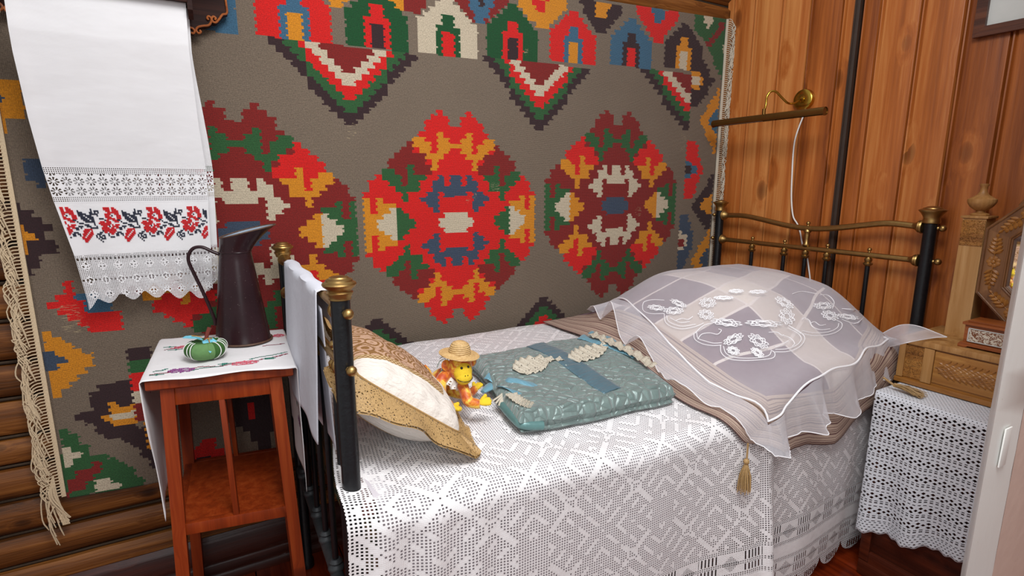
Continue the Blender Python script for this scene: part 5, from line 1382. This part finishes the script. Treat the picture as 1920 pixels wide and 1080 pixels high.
for ch, mt, nm in (('R', M['redthread'], 'red_cross_stitch'), ('K', M['navythread'], 'navy_cross_stitch')):
    b = MB(); cs = .281 / 27; cz = .0043
    for rep in range(4):
        for r_, row in enumerate(ART):
            for c_, q in enumerate(row):
                if q != ch: continue
                if c_ >= 27 and rep < 3 and (ART[r_] + '.' * 30)[c_ - 27] != '.': continue
                s0 = -.097 + rep * .281 + c_ * cs
                if s0 < .01 or s0 > .985: continue
                z0 = 1.322 - r_ * cz + .010 * (s0 - .5) ** 2 - .004 * s0
                g_ = .02
                P_ = [tw(s0 + cs * .03, z0 - cz * .97), tw(s0 + cs * .99, z0 - cz * .97), tw(s0 + cs * .99, z0 + .0001), tw(s0 + cs * .03, z0 + .0001)]
                m0 = [p + V((0, -.0006, 0)) for p in P_]; mc = sum(P_, V()) / 4; m1 = [p.lerp(mc, .18) + V((0, -.0020, 0)) for p in P_]
                b.add(m0 + m1, [(4, 5, 6, 7), (0, 1, 5, 4), (1, 2, 6, 5), (2, 3, 7, 6), (3, 0, 4, 7)])
    tag(b.build(nm, mt, twl, smooth=False), kind='stuff')
bt = thing('blue_cloth', 'light blue cloth with cream band hanging from the shelf left of the towel', 'cloth', (-.42, 1.79, 1.78))
grid('cloth_fold', 20, 16, lambda u, v: V((lerp(-.55, -.372, u), 1.765 + .006 * math.sin(u * 12), lerp(1.782, 1.835, v) - .02 * (1 - u) ** 2 + .012 * (1 - u))), M['blueband'], bt, None, .004)
grid('cream_band', 20, 4, lambda u, v: V((lerp(-.55, -.372, u), 1.763 + .006 * math.sin(u * 12), lerp(1.776, 1.783, v) - .02 * (1 - u) ** 2 + .012 * (1 - u))), M['cotton'], bt, None, .005)
# =====================================================================  PICTURE LIGHT, ITS CORD, PICTURE
pl = thing('picture_light', 'brass picture light with curved arm and long tube shade on the plank wall', 'lamp', (2.39, 1.55, 1.755))
MB().lathe([(.001, .024), (.014, .024), (.016, .020), (.040, .019), (.044, .016), (.0465, .002), (.0465, 0)], (2.398, 1.565, 1.757), (-1, 0, 0), 40).build('wall_plate', M['brasslamp'], pl)
MB().lathe([(.011, 0), (.012, .006), (.008, .012), (.005, .020)], (2.376, 1.565, 1.757), (-1, 0, 0), 20).build('arm_boss', M['brasslamp'], pl)
ap = [V((2.372, 1.565, 1.757)), atX(1488, 194, 2.33), atX(1477, 193, 2.29), atX(1466, 183, 2.265), atX(1455, 172, 2.24), atX(1445, 172, 2.222), atX(1438, 182, 2.21), atX(1436, 198, 2.202), V((2.20, 1.625, 1.690))]
MB().tube(spline(ap, 6), .0048, 12).build('arm', M['brasslamp'], pl)
MB().tube([(2.20, 1.622, 1.712), (2.20, 1.622, 1.686)], .0075, 12).build('swivel', M['brassdark'], pl)
b = MB(); r_ = .0175; vs = []; fs = []; na = 20
for yy in (1.895, 1.342):
    for rr in (r_, r_ - .0015):
        for k in range(na + 1):
            a = R(-48) + R(276) * k / na; vs.append((2.20 + rr * math.cos(a), yy, 1.672 + rr * math.sin(a)))
m_ = na + 1
for k in range(na):
    fs += [(k, k + 1, 2 * m_ + k + 1, 2 * m_ + k), (m_ + k, 3 * m_ + k, 3 * m_ + k + 1, m_ + k + 1), (k, m_ + k, m_ + k + 1, k + 1), (2 * m_ + k, 2 * m_ + k + 1, 3 * m_ + k + 1, 3 * m_ + k)]
b.add(vs, fs); sh_ = b.build('shade', M['brassdark'], pl)
for yy in (1.894, 1.345): MB().lathe([(.0172, 0), (.0172, .002)], (2.20, yy, 1.672), (0, 1, 0), 28).build('end_cap', M['brassdark'], sh_)
MB().tube([(2.20, 1.86, 1.668), (2.20, 1.62, 1.668)], .0085, 12).build('tube_bulb', M['linen'], pl)
MB().tube([(2.20, 1.62, 1.668), (2.20, 1.56, 1.668)], .011, 12).build('socket', M['black'], pl)
MB().tube([(2.20, 1.56, 1.668), (2.20, 1.45, 1.668)], .006, 10).build('wire_sleeve', M['brassdark'], pl)
cdp = [V((2.392, 1.55, 1.715))] + [atX(a, c_, 2.388) for a, c_ in ((1494, 250), (1488, 280), (1485, 330), (1484, 373), (1487, 405), (1495, 420), (1500, 434), (1505, 460), (1513, 482), (1516, 500), (1519, 530), (1514, 550), (1510, 600), (1508, 680))]
tag(MB().tube(spline(cdp, 6), .0034, 10).build('power_cord', M['cord']), 'white power cord running down the planks from the picture light', 'cord')
pf = thing('framed_picture', 'brown wooden frame with plain whitish sheet at the upper right', 'picture', (2.38, .70, 1.88))
y0, y1, z0, z1, fw_ = .957, .44, 1.883, 2.34, .032
for nm, poly in (('frame_rail', [(y0, z0), (y1, z0), (y1 + fw_, z0 + fw_), (y0 - fw_, z0 + fw_)]), ('frame_rail', [(y0, z1), (y1, z1), (y1 + fw_, z1 - fw_), (y0 - fw_, z1 - fw_)]),
                 ('frame_rail', [(y0, z0), (y0, z1), (y0 - fw_, z1 - fw_), (y0 - fw_, z0 + fw_)]), ('frame_rail', [(y1, z0), (y1, z1), (y1 + fw_, z1 - fw_), (y1 + fw_, z0 + fw_)])):
    MB().prism(poly, lambda u, v, w_: V((2.376 + w_, u, v)), .020).build(nm, M['frame'], pf, smooth=False)
MB().box((2.392, (y0 + y1) / 2, (z0 + z1) / 2), (.004, y0 - y1 - .05, z1 - z0 - .05)).build('sheet_of_paper', M['paper'], pf)
# =====================================================================  CHEST WITH CROCHET CLOTH, DRESSING BOX, CASKET
CX, CY0, CY1, CZ = 1.938, .538, .888, .690
ch = thing('chest', 'dark red-brown wooden chest under a white crochet cloth by the bed head', 'chest', (2.15, .71, 0))
MB().box((2.165, .713, .37), (.43, .33, .62), bev=.003).build('carcass', M['chestw'], ch)
MB().box((2.155, .713, .030), (.44, .348, .055), bev=.006).build('plinth', M['chestw'], ch)
MB().box((2.155, .713, .681), (.44, .35, .018), bev=.004).build('top_board', M['chestw'], ch)
for yy in (.872, .554): MB().box((CX + .010, yy, .36), (.018, .032, .60), bev=.002).build('stile', M['chestw'], ch)
for zz_ in (.078, .640): MB().box((CX + .010, .713, zz_), (.018, .286, .045), bev=.002).build('rail', M['chestw'], ch)
MB().box((CX + .018, .713, .36), (.010, .284, .52), bev=.004).build('door_panel', M['chestw'], ch)
def ccl(u, v):
    y = lerp(.898, .532, u); zr = CZ + .006; hem = interp([(0, .176), (.25, .198), (.45, .205), (.52, .225), (1, .262)], u) ; xt = 2.36
    if v > .5: 
        x = lerp(CX - .002, xt, (v - .5) * 2); return V((x, y, zr + .0008 * nz(x * 30, y * 30)))
    d = (.5 - v) * 2; dep = d * (zr - hem)
    r = .010; 
    x = CX - .004 - r * (1 - math.exp(-dep / .008)) * .6 - (.014 * math.sin(u * 17 + .8) * S2(.25, 1., d) + .010 * math.exp(-((u - .52) / .05) ** 2) * d + .008 * nz(u * 6, d)) * d - .004
    return V((x, y + (.012 * d if u < .1 else 0) * 0, zr - dep - .004 * (d < .05) * 0 + .004 * math.sin(u * 60) * (d > .98)))
def ccu(u, v):
    y = u * .366; 
    if v > .5: return (y, .505 + (v - .5) * .8)
    return (y, v * 2 * .505)
tag(grid('crochet_table_cloth', 90, 120, ccl, M['chestcloth'], None, ccu, .0012), 'white openwork crochet cloth with rows of holes hanging over the chest', 'tablecloth')
db = thing('dressing_box', 'golden carved oak dressing box base with drawer on the crochet covered chest', 'box', (2.23, .72, .70))
DX, DZ0, DZ1 = 2.08, .700, .862
MB().box((2.232, .725, .781), (.29, .372, .150), bev=.001).build('body', M['oak'], db)
MB().box((2.228, .725, .709), (.304, .384, .018), bev=.003).build('base_moulding', M['oak'], db)
MB().box((2.228, .725, .852), (.304, .384, .020), bev=.003).build('top_board', M['oakz'], db)
for yy, ww in ((.903, .020), (.823, .030)): MB().box((DX + .003, yy, .780), (.008, ww, .120), bev=.001).build('stile', M['oakz'], db)
sp2 = MB().box((DX + .006, .866, .780), (.006, .054, .112)).build('carved_end_panel', M['oakcarved'], db)
dr = MB().box((DX + .006, .672, .782), (.008, .268, .108), bev=.001).build('drawer_front', M['oak'], db)
def leafb(b, cy, cz, ang, L, W_, X_, thick=.0035):
    # raised pointed leaf on a face x = X_, lying in the y-z plane
    n = 7; d = V((0, math.cos(ang), math.sin(ang))); p = V((0, -math.sin(ang), math.cos(ang))); c = V((X_, cy, cz)); vs = []
    for i in range(n):
        t = i / (n - 1); wv = W_ * math.sin(math.pi * min(1, t * .92 + .06)) ** .8
        q = c + d * L * t
        vs += [q + p * wv * .5, q + V((-thick, 0, 0)), q - p * wv * .5]
    b.add(vs, [f for i in range(n - 1) for f in ((i * 3, i * 3 + 1, i * 3 + 4, i * 3 + 3), (i * 3 + 1, i * 3 + 2, i * 3 + 5, i * 3 + 4))])
b = MB()
for k in range(13):
    y = .796 - k * .0165; X_ = DX + .0015
    for s_ in (-1, 1):
        leafb(b, y, .783 + s_ * .002, R(180 - s_ * -38) if False else math.pi - s_ * R(42) * -1, .050, .019, X_)
        leafb(b, y - .006, .783 + s_ * .018, math.pi + s_ * R(28), .040, .017, X_)
b.tube([(DX, .80, .783), (DX, .60, .783)], .0022, 6)
b.build('laurel_relief', M['oak'], dr, smooth=False)
b = MB()
for k in range(10):
    a = k * math.pi / 5; leafb(b, .585 + .008 * math.cos(a), .783 + .008 * math.sin(a), a, .024, .012, DX + .0015)
b.ball((DX, .585, .783), .009, (.4, 1, 1)); b.build('rosette', M['oak'], dr, smooth=False)
def column(y0_, name='column'):
    col = None; b = MB(); xa, xb = 2.252, 2.325; w_ = .034
    b.add([V((x, y, z)) for z, g in ((.862, .0), (1.272, -.0015)) for x, y in ((xa - g, y0_ - w_ - g), (xb, y0_ - w_ - g), (xb, y0_ + w_ + g), (xa - g, y0_ + w_ + g))], [(0, 1, 2, 3), (4, 5, 6, 7), (0, 1, 5, 4), (1, 2, 6, 5), (2, 3, 7, 6), (3, 0, 4, 7)])
    col = b.build(name, M['oakz'], db, smooth=False)
    MB().box(((xa + xb) / 2, y0_, 1.2755), (xb - xa + .008, w_ * 2 + .008, .008), bev=.0015).build('cap', M['oakz'], col)
    MB().box((xa + .0005, y0_, 1.222), (.004, w_ * 2 - .004, .085), bev=.001).build('carved_collar', M['oakcarved'], col)
    def flute(a, h): return 1 + (.035 * abs(math.cos(a * 9)) if .018 < h < .064 else 0)
    MB().lathe([(.025, 0), (.026, .004), (.024, .007), (.012, .011), (.012, .016), (.020, .021), (.030, .030), (.036, .040), (.0385, .047), (.0385, .055), (.034, .057), (.027, .062), (.016, .070), (.0105, .080), (.0095, .096), (.0125, .100), (.0125, .106), (.001, .107)], ((xa + xb) / 2, y0_, 1.2795), n=54, fn=flute).build('urn_finial', M['oakz'], col)
    return col
column(.822)
# octagonal mirror
mir = thing('octagonal_mirror', 'octagonal mirror in carved brown wooden frame standing on the dressing box', 'mirror', (2.24, .51, .88))
cy_, cz_, ro, ri = .515, 1.137, .2785, .197
def oc(r, k): a = R(22.5 + 45 * k); return (cy_ + r * math.cos(a), cz_ + r * math.sin(a))
for k in range(8):
    o0, o1, i1, i0 = oc(ro, k), oc(ro, k + 1), oc(ri, k + 1), oc(ri, k)
    seg = MB().prism([o0, o1, i1, i0], lambda u, v, w_: V((2.212 + w_, u, v)), .026).build('frame_segment', M['walnut'], mir, smooth=False)
    b = MB(); b.tube([V((2.211, *oc(ro - .006, k))), V((2.211, *oc(ro - .006, k + 1)))], .003, 6); b.tube([V((2.211, *oc(ri + .010, k))), V((2.211, *oc(ri + .010, k + 1)))], .0035, 6); b.tube([V((2.210, *oc(ri + .003, k))), V((2.210, *oc(ri + .003, k + 1)))], .0025, 6)
    b.build('bead', M['walnut'], seg)
    # spray of leaves with a rose in the middle
    rm_ = (ro + ri) / 2 * math.cos(R(22.5)) + .004; am = R(45 * (k + 1)); cyy, czz = cy_ + rm_ * math.cos(am), cz_ + rm_ * math.sin(am); td = am + math.pi / 2
    b = MB()
    for s_ in (-1, 1):
        for q in range(4):
            dd = (.026 + q * .0135) * s_; yy, zz_ = cyy + dd * math.cos(td), czz + dd * math.sin(td); L_ = .020 - q * .0025
            base = td if s_ > 0 else td + math.pi
            for w_ in (-1, 1): leafb(b, yy, zz_, base + w_ * R(52), L_ * 1.25, .0125, 2.2115, .0042)
        e = .078 * s_; leafb(b, cyy + e * math.cos(td), czz + e * math.sin(td), (td if s_ > 0 else td + math.pi), .014, .009, 2.2115, .0032)
        b.tube([(2.2105, cyy + .012 * s_ * math.cos(td), czz + .012 * s_ * math.sin(td)), (2.2105, cyy + .08 * s_ * math.cos(td), czz + .08 * s_ * math.sin(td))], .0016, 6)
    for q in range(7):
        a = q * 2 * math.pi / 7; b.ball((2.2115, cyy + .012 * math.cos(a), czz + .012 * math.sin(a)), .0075, (.4, 1, 1), 10)
    b.ball((2.209, cyy, czz), .006, (.6, 1, 1), 10)
    b.build('flower_relief', M['oak'], seg, smooth=False)
MB().prism([oc(ri + .004, k) for k in range(8)], lambda u, v, w_: V((2.224 + w_, u, v)), .003).build('mirror_glass', M['mirror'], mir, smooth=False)
b = MB(); C0 = V((2.222, .655, 1.352))
b.tube(spline([C0 + V((0, .045, -.035)), C0 + V((0, .030, -.012)), C0 + V((0, .008, -.004)), C0 + V((0, -.005, .016)), C0 + V((0, .012, .024)), C0 + V((0, .018, .012))], 5), [.006] * 10 + [.008] * 16, 10)
b.tube(spline([C0 + V((0, .0, .01)), C0 + V((0, -.03, .02)), C0 + V((0, -.06, .045)), C0 + V((0, -.10, .05))], 5), .010, 10); b.build('carved_crest', M['walnut'], mir)
# inlaid casket
cs_ = thing('inlaid_casket', 'small orange wooden casket with fretted bone panel on the dressing box', 'casket', (2.2, .65, .862))
a0, a1, a2, a3 = atX(1817.8, 616, 2.1185), atX(1900, 631, 2.1185), atX(1896, 652, 2.1185), atX(1814.7, 639, 2.1185)
MB().box((2.165, .647, .905), (.086, .212, .066), bev=.001).build('body', M['casket'], cs_)
b = MB(); b.prism([(.762, .8625), (.762, .872), (.756, .880), (.538, .880), (.538, .8625), (.56, .8625), (.565, .868), (.735, .868), (.742, .8625)], lambda u, v, w_: V((2.112 + w_, u, v)), .105); b.build('base', M['casket'], cs_)
b = MB(); b.box((2.165, .648, .9415), (.104, .222, .009), bev=.003); b.box((2.166, .648, .9485), (.086, .20, .006), bev=.002); b.build('lid', M['casket'], cs_)
MB().box((2.1195, (a0.y + .555) / 2, .906), (.004, a0.y - .555, .043), bev=.001).build('bone_panel', M['bone'], cs_)
b = MB(); yA, yB, zA, zB = a0.y, .555, .885, .927
for p_, q_ in (((yA, zA), (yB, zA)), ((yA, zB), (yB, zB)), ((yA, zA), (yA, zB))): b.beam((2.1170, *p_), (2.1170, *q_), .003, .003, .0005)
b.build('bone_border', M['paper'], cs_)
